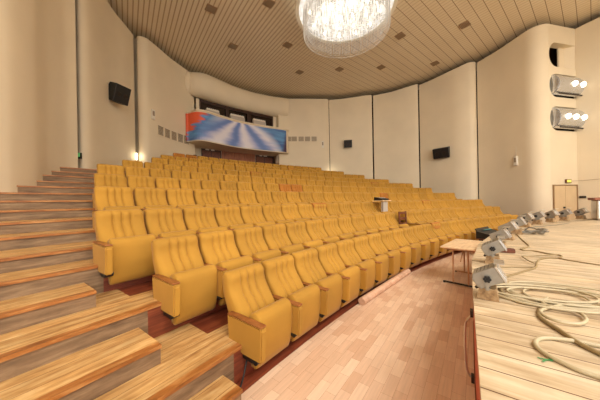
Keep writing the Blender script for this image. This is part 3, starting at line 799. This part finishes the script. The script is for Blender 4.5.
def cushion_mesh():
    prof = [(-.02, .10), (-.075, .09), (-.11, .115), (-.14, .20), (-.165, .36), (-.17, .52), (-.165, .575), (-.15, .605), (-.115, .63), (-.07, .635), (-.03, .62), (0, .59), (.02, .54), (.03, .42), (.02, .28), (0, .17)]
    hw = .232; bm = bmesh.new(); rows = []
    for x in (-hw, -hw+.006, -hw+.02, -.19, -.08, 0, .08, .19, hw-.02, hw-.006, hw):
        e_ = max(0, (abs(x)-(hw-.02))/.02); cy, cz = -.07, .40; row = []
        for y, z in prof:
            s = 1-.07*e_**2; row.append(bm.verts.new((x, cy+(y-cy)*s, cz+(z-cz)*(1-.03*e_**2))))
        rows.append(row)
    n = len(prof)
    for a, b_ in zip(rows, rows[1:]):
        for i in range(n): bm.faces.new((a[i], a[(i+1) % n], b_[(i+1) % n], b_[i]))
    bm.faces.new(rows[0][::-1]); bm.faces.new(rows[-1]); bmesh.ops.recalc_face_normals(bm, faces=bm.faces[:])
    return bm
def arm_mesh(x):
    bm = bmesh.new()
    loft(bm, [(-.25, .255), (-.268, .55), (-.255, .575), (.24, .575), (.22, .29), (0, .25)], x-.034, x+.034)
    bmesh.ops.bevel(bm, geom=bm.edges[:], offset=.012, segments=2, affect='EDGES')
    return bm
def cap_mesh(x):
    bm = bmesh.new(); box(bm, (x, -.015, .582), (.070, .49, .013), bev=.004); return bm
def bracket_mesh(x):
    bm = bmesh.new(); box(bm, (x, -.03, .235), (.022, .16, .07)); box(bm, (x, .04, .20), (.05, .02, .16)); return bm
def knob_mesh(x):
    bm = bmesh.new(); cyl(bm, (x-.03, -.17, .25), (x+.05, -.17, .25), .034, .030, 14); cyl(bm, (x+.05, -.17, .25), (x+.058, -.17, .25), .016, .016, 10); return bm
proto = empty('theatre_seat')
P_back = obj('backrest', back_mesh(), 'fab', parent=proto, smooth=True)
P_cush = obj('seat_cushion', cushion_mesh(), 'fab', parent=proto, smooth=True)
P_arm = obj('armrest', arm_mesh(-.28), 'fab', parent=proto, smooth=False)
P_cap = obj('armrest_cap', cap_mesh(-.28), 'cap', parent=P_arm)
P_brk = obj('bracket', bracket_mesh(-.28), 'dmetal', parent=proto)
P_knb = obj('knob', knob_mesh(-.28), 'black', parent=P_brk)
ex_arm = obj('armrest', arm_mesh(.28), 'fab', smooth=False); ex_cap = obj('armrest_cap', cap_mesh(.28), 'cap', parent=ex_arm)
ex_brk = obj('bracket', bracket_mesh(.28), 'dmetal')
# a worn patch where the top of the cover is torn away
def patch_mesh(tri=False):
    bm = bmesh.new()
    if tri:
        loft(bm, [(.235, .78), (.262, .862), (.288, .955), (.33, .975), (.36, .965), (.32, .88)], -.26, .26, 6, fn=lambda x, y, z, i: (x*(1 if z > .85 else .45), y, z))
    else:
        loft(bm, [(.262, .845), (.272, .90), (.295, .945), (.33, .972), (.38, .972), (.40, .95), (.33, .88)], -.262, .262, 6)
    bmesh.ops.bevel(bm, geom=bm.edges[:], offset=.006, segments=1, affect='EDGES')
    return bm
P_patch = obj('exposed_padding', patch_mesh(), 'fabo'); P_tri = obj('exposed_padding', patch_mesh(True), 'fabo')
ROWS = ['front', 'second', 'third', 'fourth', 'fifth', 'sixth', 'seventh', 'eighth', 'ninth', 'last']
worn = {(3, 8): 'p', (3, 19): 'p', (1, 12): 't', (7, 8): 'p', (9, 12): 'p', (6, 19): 'p'}
worn[(6, 21)] = 'p'; del worn[(6, 19)]
worn_full = {(10, 0), (10, 1), (5, 9), (5, 10), (4, 17)}
fab_dark = P_back.data.copy(); fab_dark.materials[0] = M['fabo']
first = True
def cp_(o, parent):
    c = o.copy(); COL.objects.link(c); c.parent = parent; return c
for k in range(10):
    for i in range(CNT[k]):
        if (k+1, i) == (2, 12): continue
        a = PHI[k]-math.degrees((i+.5)*W/RR[k])
        if first:
            t = proto; first = False; back, cush, arm, brk = P_back, P_cush, P_arm, P_brk
        else:
            t = proto.copy(); COL.objects.link(t)
            back = cp_(P_back, t); cp_(P_cush, t); arm = cp_(P_arm, t); cp_(P_cap, arm); brk = cp_(P_brk, t); cp_(P_knb, brk)
        sc = 1.0
        t.location = pol(min(RR[k]-.40, E_[k+2]-.03), a, TZ[k+1]); t.scale = (1, 1, (ZB[k]+H-TZ[k+1])/.962); t.rotation_euler = (0, 0, math.radians(a)-PI/2)
        if i == CNT[k]-1:
            ea = cp_(ex_arm, t); cp_(ex_cap, ea); cp_(ex_brk, t)
        w = worn.get((k+1, i))
        if w == 'p': q = cp_(P_patch, t); q['label'] = 'worn darker top edge'
        if w == 't': q = cp_(P_tri, t); q['label'] = 'brown torn patch'
        if (k+1, i) in worn_full: back.data = fab_dark
        rowname = {0: 'front row', 9: 'back row'}.get(k, ROWS[k]+' row from the stage')
        left = i <= CNT[k]//2; nth = ORD[i] if left else ORD[CNT[k]-1-i]
        tag(t, 'mustard-yellow folded theatre seat, %s from the %s end of the %s' % (nth, 'left' if left else 'right', rowname), 'seat', 'folding theatre seats in curved rows')
for o in (ex_cap, ex_arm, ex_brk, P_patch, P_tri): bpy.data.objects.remove(o)

def pt_r(u, r):
    pr = ray(u, 200)[0]; A = 1+pr*pr; B = -2*CX*pr-2*CY; Cc = CX*CX+CY*CY-r*r; return Vector((pr*(-B+math.sqrt(B*B-4*A*Cc))/(2*A), (-B+math.sqrt(B*B-4*A*Cc))/(2*A), 0))
# ------------------------------------------------------------------ wooden chair standing in the second row
a = PHI[1]-math.degrees(13.5*W/RR[1]); e = empty('wooden_chair', pol(24.02-.12, a, TZ[2]), math.radians(a)-PI/2)
q = pt_r(407.3, 23.56); e.location = (q.x, q.y, TZ[2]); e.scale = (.95, .9, .92)
def cpart(name, boxes, mat='brownwood'):
    bm = bmesh.new()
    for c, s, r in boxes: box(bm, c, s, rot=r, bev=.004)
    return obj(name, bm, mat, parent=e)
for x in (-.19, .19):
    cpart('leg', [((x, .16, .54), (.055, .035, 1.08), Matrix.Rotation(-.05, 3, 'X'))])
    cpart('leg', [((x, -.19, .21), (.035, .035, .42), None)])
cpart('seat', [((0, -.02, .435), (.43, .40, .035), None)])
for z in (.66, .84, 1.03): cpart('back_slat', [((0, .165+.05*(z-.54), z), (.36, .025, .075), None)])
tag(e, 'dark brown wooden ladder-back chair standing in a gap of the second seat row', 'chair')

# ------------------------------------------------------------------ little stand with black device in the third row
p = at(383, 203.0, H-.10); rr3 = 25.17-.43
q = pt_r(384.5, 24.42); aa = ang(q)
e = empty('projector_stand', Vector((q.x, q.y, TZ[3])), math.radians(aa)-PI/2)
zt = (H-.02)-TZ[3]
bm = bmesh.new(); box(bm, (0, .1, zt-.012), (.5, .4, .024), bev=.004); obj('table_top', bm, 'birch', parent=e)
bm = bmesh.new(); box(bm, (0, -.02, zt-.35), (.26, .03, .62)); obj('front_panel', bm, 'grey', parent=e)
for x in (-.11, .11):
    bm = bmesh.new(); box(bm, (x, .03, (zt-.024)/2), (.03, .03, zt-.024)); obj('leg', bm, 'grey', parent=e)
tag(e, 'narrow pale stand with grey front panel rising among the third row seats', 'stand')
e2 = empty('mixing_console', Vector((q.x, q.y, H-.019))+Vector((math.cos(math.radians(aa)), math.sin(math.radians(aa)), 0))*.12, math.radians(aa)-PI/2)
bm = bmesh.new(); loft(bm, [(-.15, 0), (-.15, .06), (.12, .11), (.15, .11), (.15, 0)], -.2, .2); obj('case', bm, 'black', parent=e2)
bm = bmesh.new()
for k in range(8): box(bm, (-.16+k*.045, -.03, .088), (.016, .03, .02))
obj('faders', bm, 'grey', parent=e2)
tag(e2, 'small black mixing console lying on the pale stand among the seats', 'mixing console')
# small black camera above the back row
q = pt_r(195.8, 33.3); q.z = H+2.47
e = empty('tripod_camera', Vector((q.x, q.y, TZ[11])))
bm = bmesh.new()
for k in range(3):
    t_ = 2*PI*k/3+.3; cyl(bm, (0, 0, .75), (.28*math.cos(t_), .28*math.sin(t_), 0), .012, .012, 6)
obj('tripod', bm, 'black', parent=e)
bm = bmesh.new(); box(bm, (0, 0, .86), (.13, .16, .14), bev=.01); cyl(bm, (0, -.08, .86), (0, -.15, .86), .035, .035, 12); cyl(bm, (0, 0, .74), (0, 0, .8), .02, .02, 8); obj('camera_body', bm, 'black', parent=e)
tag(e, 'small black camera on a tripod behind the back row by the left door', 'camera')

# ------------------------------------------------------------------ folding table by the stage
def folding_table(c, rz, L, D, hgt, top, legm, label):
    e = empty('folding_table', c, rz)
    bm = bmesh.new(); box(bm, (0, 0, hgt-.012), (L, D, .024), bev=.004); obj('table_top', bm, top, parent=e)
    bm = bmesh.new(); box(bm, (0, 0, hgt-.045), (L*.84, D*.8, .04)); 
    obj('frame', bm, legm, parent=e)
    for sx in (-1, 1):
        for sy in (-1, 1):
            bm = bmesh.new(); cyl(bm, (sx*L*.38, sy*D*.2, .035), (sx*L*.38, sy*D*.2, hgt-.06), .015, .015, 8); obj('leg', bm, legm, parent=e)
        bm = bmesh.new(); box(bm, (sx*L*.38, 0, .022), (.035, D*.96, .026)); f_ = obj('foot', bm, 'dmetal' if sx < 0 else legm, parent=e)
        for sy in (-1, 1):
            bm = bmesh.new(); cyl(bm, (sx*L*.38, sy*D*.46, .0), (sx*L*.38, sy*D*.46, .03), .024, .02, 10); obj('foot_cap', bm, 'black', parent=f_)
        bm = bmesh.new(); cyl(bm, (sx*L*.38, -.0, hgt*.62), (sx*L*.15, 0, hgt-.06), .009, .009, 6); obj('brace', bm, legm, parent=e)
    tag(e, label, 'table'); return e
nl = at(440, 246.3, .75); bl_ = at(456, 238.6, .75)
dirL = (bl_-nl); dirL.z = 0; Lt = dirL.length; dirL.normalize(); side = Vector((dirL.y, -dirL.x, 0))
D_ = .62
cc = nl+dirL*Lt/2+side*D_/2; cc.z = .006
folding_table(cc, math.atan2(dirL.y, dirL.x), Lt, D_, .744, 'birch', 'tleg', 'light wooden folding table with metal T-legs beside the stage edge')
q = pt_r(493, 21.98); aa = ang(q)
tb = folding_table(Vector((q.x, q.y, .006)), math.radians(aa)-PI/2, 1.1, .5, .52, 'brownwood', 'dmetal', 'low dark brown table carrying the black mixing desk in front of the seats')
e = empty('mixing_desk', Vector((q.x, q.y, .527)), math.radians(aa)-PI/2)
bm = bmesh.new(); loft(bm, [(-.25, 0), (-.25, .08), (.22, .20), (.26, .20), (.26, 0)], -.5, .5); obj('case', bm, 'black', parent=e)
bm = bmesh.new(); box(bm, (0, .28, .235), (.9, .03, .08), rot=Matrix.Rotation(-.5, 3, 'X')); obj('lid', bm, 'dmetal', parent=e)
bm = bmesh.new(); box(bm, (.15, .20, .213), (.5, .05, .012)); obj('display_strip', bm, 'cyan', parent=e)
bm = bmesh.new()
for k in range(12): box(bm, (-.44+k*.08, -.05, .14), (.02, .03, .025))
obj('faders', bm, 'grey', parent=e)
tag(e, 'black mixing desk with a cyan display strip on the dark table by the stage', 'mixing desk')

# ------------------------------------------------------------------ footlights along the stage edge
SPOT = [(488, 297.5, .74, 0.0), (493, 263, .82, 4), (500, 248.5, .86, 0), (508, 239.5, .95, -3), (517, 234, 1.0, 5), (525.5, 227.0, 1.05, 0), (537.5, 224.2, 1.05, 4), (551, 222.2, 1.05, -4), (564.5, 220.6, 1.05, 3), (581, 219.0, 1.05, 0)]
def footlight():
    e = empty('footlight')
    # plinth
    bm = bmesh.new(); loft(bm, [(-.10, 0), (-.075, .13), (.075, .13), (.10, 0)], -.10, .10); obj('plinth', bm, 'plinth', parent=e)
    bm = bmesh.new()
    for x in (-.135, .135): box(bm, (x, 0, .19), (.008, .03, .14))
    box(bm, (0, 0, .109+.03), (.27, .05, .008)); obj('yoke', bm, 'alu', parent=e)
    T = Matrix.Rotation(math.radians(-30), 3, 'X')      # front (-y, stage side) lifted
    c = Vector((0, 0, .25))
    bm = bmesh.new()
    loft(bm, [(-.125, -.085), (-.125, .075), (-.105, .09), (.10, .09), (.135, .05), (.135, -.05), (.11, -.085)], -.125, .125)
    bmesh.ops.bevel(bm, geom=bm.edges[:], offset=.006, segments=1, affect='EDGES')
    bmesh.ops.transform(bm, matrix=Matrix.Translation(c) @ T.to_4x4(), verts=bm.verts[:])
    h = obj('housing', bm, 'alu', parent=e)
    bm = bmesh.new()
    for ix in range(5):
        for iy in range(4): box(bm, c+T@Vector((-.09+ix*.045, -.06+iy*.04, .0915)), (.014, .008, .003), rot=T)
    obj('vent_slots', bm, 'dmetal', parent=h)
    bm = bmesh.new(); box(bm, c+T@Vector((0, -.132, -.005)), (.262, .016, .185), rot=T); obj('front_frame', bm, 'steel', parent=h)
    bm = bmesh.new(); box(bm, c+T@Vector((0, -.142, -.005)), (.215, .006, .14), rot=T); obj('lens', bm, 'foil', parent=h)
    bm = bmesh.new(); box(bm, c+T@Vector((0, -.175, .10)), (.255, .09, .006), rot=T@Matrix.Rotation(.5, 3, 'X')); obj('barn_door', bm, 'steel', parent=e)
    for x in (-.139, .139):
        s_ = 1 if x > 0 else -1
        bm = bmesh.new(); cyl(bm, (x, 0, .25), (x+s_*.03, 0, .25), .012, .012, 8)
        for k in range(6):
            t_ = k*PI/3; cyl(bm, (x+s_*.012, .024*math.cos(t_), .25+.024*math.sin(t_)), (x+s_*.034, .024*math.cos(t_), .25+.024*math.sin(t_)), .014, .014, 8)
        obj('knob', bm, 'black', parent=e)
    bm = bmesh.new(); cyl(bm, c+T@Vector((-.06, .13, -.06)), c+T@Vector((-.06, .165, -.07)), .018, .016, 8); obj('cable_gland', bm, 'black', parent=e)
    return e
fl = footlight()
def tree_copy(o, parent=None):
    c = o.copy(); COL.objects.link(c); c.parent = parent
    for ch in [x for x in o.children]: tree_copy(ch, c)
    return c
names = ['nearest the camera, beside the folding table', 'just behind the nearest one', 'third from the camera', 'beside the mixing desk', 'fifth from the camera', 'sixth from the camera', 'fourth from the far end', 'just left of the double door', 'in front of the double door', 'farthest away, right of the door']
for i, (u, v, sc, dr) in enumerate(SPOT):
    o = fl if i == 0 else tree_copy(fl)
    p = at(u, v, ZS); r = rad(p)
    o.location = (p.x, p.y, ZS+.001); o.scale = (sc,)*3
    o.rotation_euler = (0, 0, math.radians(ang(p)+dr)-PI/2)
    # local -y looks at the centre of the rows, i.e. over the stage
    tag(o, 'silver box footlight on the stage edge, '+names[i], 'footlight', 'footlights along the stage edge')
    if i == 0: print('spot radii')
    print(i, round(r, 2), [round(x, 2) for x in p])
# plank scrap beside the second footlight
p = at(506, 252.5, ZS)
bm = bmesh.new(); box(bm, (0, 0, .035), (.2, .1, .06), bev=.006); o = obj('wood_block', bm, 'brownwood', loc=(p.x, p.y, ZS+.001), rotz=math.radians(-30)); tag(o, 'brown wooden block lying on the stage beside the third footlight', 'block')

# ------------------------------------------------------------------ steel cabinet at the right edge
p = at(594.3, 220.5, ZS); e = empty('steel_cabinet', (p.x+.62, p.y+.35, ZS+.001), math.radians(-38))
e.location = (p.x+.66, p.y-.02, ZS+.001)
bm = bmesh.new(); box(bm, (0, 0, .36), (.9, .6, .68), bev=.04); obj('body', bm, 'steel', parent=e)
bm = bmesh.new(); box(bm, (0, 0, .745), (1.02, .7, .09), bev=.01); obj('top_board', bm, 'doorwood', parent=e)
bm = bmesh.new(); box(bm, (-.2, -.302, .5), (.28, .01, .12)); box(bm, (-.2, -.302, .34), (.1, .01, .06)); obj('control_panel', bm, 'black', parent=e)
tag(e, 'stainless steel cabinet with a brown wooden top at the right edge of the stage', 'cabinet')

# ------------------------------------------------------------------ cables
def cable(pts, r, mat, label, z=None, n=8, name='cable', group=None):
    z = ZS if z is None else z
    P = []
    for q in pts:
        p = at(q[0], q[1], z); p.z = z+r+(q[2] if len(q) > 2 else 0); P.append(p)
    bm = bmesh.new(); tube(bm, smooth_path(P, n), r, 6); o = obj(name, bm, mat, smooth=True); tag(o, label, 'cable', group); return o
def cc1(x, y, h=0): return (440+x/3.075, 270+y/3.075, h)
def cc2(x, y, h=0): return (500+x/4.44, 210+y/4.44, h)
def cc3(x, y, h=0): return (460+x/4, 300+y/4, h)
cable([cc3(*q) for q in [(640, 355), (560, 320), (480, 292), (400, 255), (345, 225), (312, 200), (302, 178), (318, 163), (360, 160), (430, 168), (500, 180), (560, 192), (640, 205)]], .012, 'rubber', 'thick beige cable making the wide loop nearest the camera on the stage')
cable([cc3(*q) for q in [(640, 262), (560, 225), (510, 200), (470, 178), (400, 130), (345, 95), (320, 72), (318, 45), (335, 22), (380, 12), (440, 18), (520, 25), (620, 25)]], .013, 'olive', 'olive-brown doubled cable crossing the stage boards diagonally to the right edge')
cable([cc3(*q, .012) for q in [(620, 60), (540, 38), (470, 30), (400, 34), (345, 46), (322, 58), (345, 80), (390, 98), (440, 107), (485, 108), (505, 95), (495, 75), (465, 58), (420, 48), (360, 38), (330, 20), (350, 2)]], .011, 'rubber', 'beige cable bending into a small closed loop in front of the coil')
# big coil
coil = []
rnd = random.Random(3)
cen = at(556, 299, ZS); pts = []
for k in range(0, 7*24+1):
    t_ = k/24*2*PI; turn = k/24
    rx = .36+.12*math.sin(turn*2.1)+.05*math.sin(turn*5); ry = .24+.07*math.cos(turn*1.7)
    x = rx*math.cos(t_)+.06*math.sin(turn*3.3); y = ry*math.sin(t_)+.05*math.cos(turn*2.7)
    pts.append(Vector((cen.x+x*.93+y*.3, cen.y-x*.32+y*.9, ZS+.013+.011*((turn*1.37) % 3))))
bm = bmesh.new(); tube(bm, pts, .009, 6); o = obj('cable_coil', bm, 'rubber', smooth=True); tag(o, 'large loosely wound beige cable coil lying on the stage boards', 'cable coil')
cable([cc1(*q) for q in [(180, 28), (185, 60), (205, 85), (240, 102), (290, 112), (350, 118)]] , .011, 'olive', 'olive cable curving from the nearest footlight towards the coil')
cable([cc1(*q, .002) for q in [(195, 20), (205, 50), (230, 75), (262, 88), (320, 100)]], .011, 'rubber', 'beige cable running from behind the nearest footlight under the coil')
cable([cc2(*q) for q in [(72, 108), (100, 135), (127, 160), (120, 168), (93, 175), (105, 181), (150, 184), (210, 196), (262, 203), (274, 209), (262, 215), (215, 215), (178, 222), (163, 238), (158, 258), (120, 272), (60, 290), (15, 302)]], .010, 'olive', 'thin olive cable zigzagging over the stage between footlights and coil')
cable([cc2(*q, .001) for q in [(262, 216), (300, 225), (370, 236), (444, 247), (500, 254)]], .008, 'olive', 'thin olive cable running right across the boards from the zigzag')
cable([cc2(*q, .021) for q in [(150, 245), (130, 236), (105, 220), (98, 213), (130, 213), (180, 211), (262, 206)]], .007, 'olive', 'thin short cable looped beside the zigzagging cable')
cable([cc2(*q) for q in [(0, 255), (60, 256), (120, 256), (150, 258)]], .006, 'olive', 'thin straight cable crossing the boards behind the nearest footlight')
cable([cc2(*q) for q in [(60, 98), (130, 80), (200, 72), (262, 66), (310, 58)]], .008, 'darkcable', 'thin dark cable running in front of the far footlights')
# tangle of dark cables
cen = at(533, 234, ZS); pts = []
for k in range(110):
    t_ = k*.33
    pts.append(Vector((cen.x+.42*math.sin(t_*.61+.4)*math.cos(t_*.13)+.1*rnd.random(), cen.y+.30*math.sin(t_*.97)*math.cos(t_*.21)+.05*rnd.random(), ZS+.02+.12*abs(math.sin(t_*.37))*math.exp(-((k % 37)/30)))))
bm = bmesh.new(); tube(bm, smooth_path(pts, 3), .012, 5); tag(obj('cable_tangle', bm, 'darkcable', smooth=True), 'tangled heap of dark grey cable on the stage beyond the footlights', 'cable heap')
# green tape scraps
p = at(549, 360, ZS); bm = bmesh.new()
for k, (dx, dy, a_, l) in enumerate([(0, 0, .2, .07), (.02, .01, .9, .05), (-.02, .0, -.5, .06), (.03, -.01, -.2, .05), (-.035, -.012, .4, .04)]):
    box(bm, (dx, dy, .002+k*.001), (l, .008, .001), rot=Matrix.Rotation(a_, 3, 'Z'))
tag(obj('tape_scrap', bm, 'green', loc=(p.x, p.y, ZS+.001)), 'small scraps of green tape on the boards beside the nearest cable loop', 'tape')
# cable under the first seat
P = [aty(251, 350, 2.3), aty(247, 360, 2.24), aty(244, 374, 2.16), aty(240, 388, 2.1), aty(233, 399, 2.0), aty(226, 409, 1.92)]
bm = bmesh.new(); tube(bm, smooth_path(P, 6), .009, 6); tag(obj('cable', bm, 'blackcable', smooth=True), 'black cable hanging under the first seat of the front row', 'cable')
# rolled linoleum on the floor
p0 = at(361.5, 302, .06); p1 = at(408, 271.5, .06); p0.z = p1.z = .066
bm = bmesh.new(); cyl(bm, p0, p1, .06, .06, 20); 
tag(obj('linoleum_roll', bm, 'roll', smooth=False), 'long beige roll of linoleum lying on the floor under the front row', 'roll')
# bowed handrail on the red stage front
q0 = Vector((.98, 1.36, 0)); dd = Vector((.575, .818, 0)); nn = Vector((-.818, .575, 0))
e = empty('grab_rail', (1.10, 1.52, .0)); 
def gp(s, k, z): p = dd*s+nn*k; return (p.x, p.y, z)
q0 = Vector((.05, 0, 0))
def gp(s, k, z): p = Vector((.046, .0, 0))+dd*s+nn*k; return (p.x-1.10, p.y-1.52, z)
bm = bmesh.new(); tube(bm, smooth_path([gp(2.4, .0, .20), gp(2.4, .03, .21), gp(2.39, .05, .30), gp(2.36, .055, .5), gp(2.33, .045, .68), gp(2.32, .0, .76)], 6), .008, 8); obj('rail', bm, 'steel', parent=e, smooth=True)
bm = bmesh.new(); box(bm, gp(2.4, .006, .19), (.06, .02, .05), rot=Matrix.Rotation(.958, 3, 'Z')); obj('bracket', bm, 'dmetal', parent=e)
bm = bmesh.new(); box(bm, gp(2.32, .006, .77), (.06, .02, .05), rot=Matrix.Rotation(.958, 3, 'Z')); obj('bracket', bm, 'dmetal', parent=e)
tag(e, 'bowed metal rail fixed to the red front of the stage', 'rail')

# ------------------------------------------------------------------ light
def light(kind, name, loc, energy, color=(1, .9, .76), **kw):
    l = bpy.data.lights.new(name, kind); l.energy = energy; l.color = color
    for k, v in kw.items(): setattr(l, k, v)
    o = bpy.data.objects.new(name, l); COL.objects.link(o); o.location = loc; return o
WARM = (1, .97, .92)
light('POINT', 'chandelier_light', (2.02, 9.75, CH-1.5), 60, WARM, shadow_soft_size=.4)
for i, (x, y) in enumerate(((3.5, -3), (8, -1), (7, -6), (11, 3))):  # unseen area lamps high over the stage, added as soft fill
    o = light('AREA', 'stage_fill_light', (x, y, CEIL-.6), 480, WARM, shape='DISK', size=2.5)
g1 = aty(136.6, 156.5, 11.56)
bm = bmesh.new(); box(bm, (0, 0, 0), (.05, .05, .34), bev=.01); o = obj('wall_lamp', bm, 'striplamp', loc=g1)
tag(o, 'small bright vertical lamp in the gap between the left wall panels above the seats', 'lamp')
light('POINT', 'corridor_light', g1+Vector((.22, -.1, 0)), 3.5, (1, .9, .7), shadow_soft_size=.08)
g2 = aty(331.5, 170.5, 19.1)
light('POINT', 'back_wall_light', g2+Vector((0, -.1, -.1)), 6, (1, .9, .7), shadow_soft_size=.08)
# floodlight glow from the pier lamps
for z in (H+5.5, H+3.9):
    light('SPOT', 'pier_lamp', (12.9, 10.9, z), 60, (1, .95, .85), spot_size=2.0, spot_blend=.6, shadow_soft_size=.15).rotation_euler = (math.radians(65), 0, math.radians(150))
w = bpy.data.worlds.new('World'); S.world = w; w.use_nodes = True
w.node_tree.nodes['Background'].inputs[0].default_value = (1, .98, .95, 1); w.node_tree.nodes['Background'].inputs[1].default_value = 3.2

# ------------------------------------------------------------------ camera
cam = bpy.data.cameras.new('Camera'); co = bpy.data.objects.new('Camera', cam); COL.objects.link(co)
cam.sensor_width = 36; cam.lens = F/600*36; cam.shift_y = (VH-200)/600; cam.clip_start = .02; cam.clip_end = 200
co.matrix_world = Matrix.Translation((0, 0, H)) @ Matrix.Rotation(PI/2, 4, 'X') @ Matrix.Rotation(RO, 4, 'Z')
S.camera = co
S.view_settings.view_transform = 'Standard'; S.view_settings.look = 'None'; S.view_settings.gamma = 1; S.view_settings.use_curve_mapping = False
S.view_settings.exposure = -.12
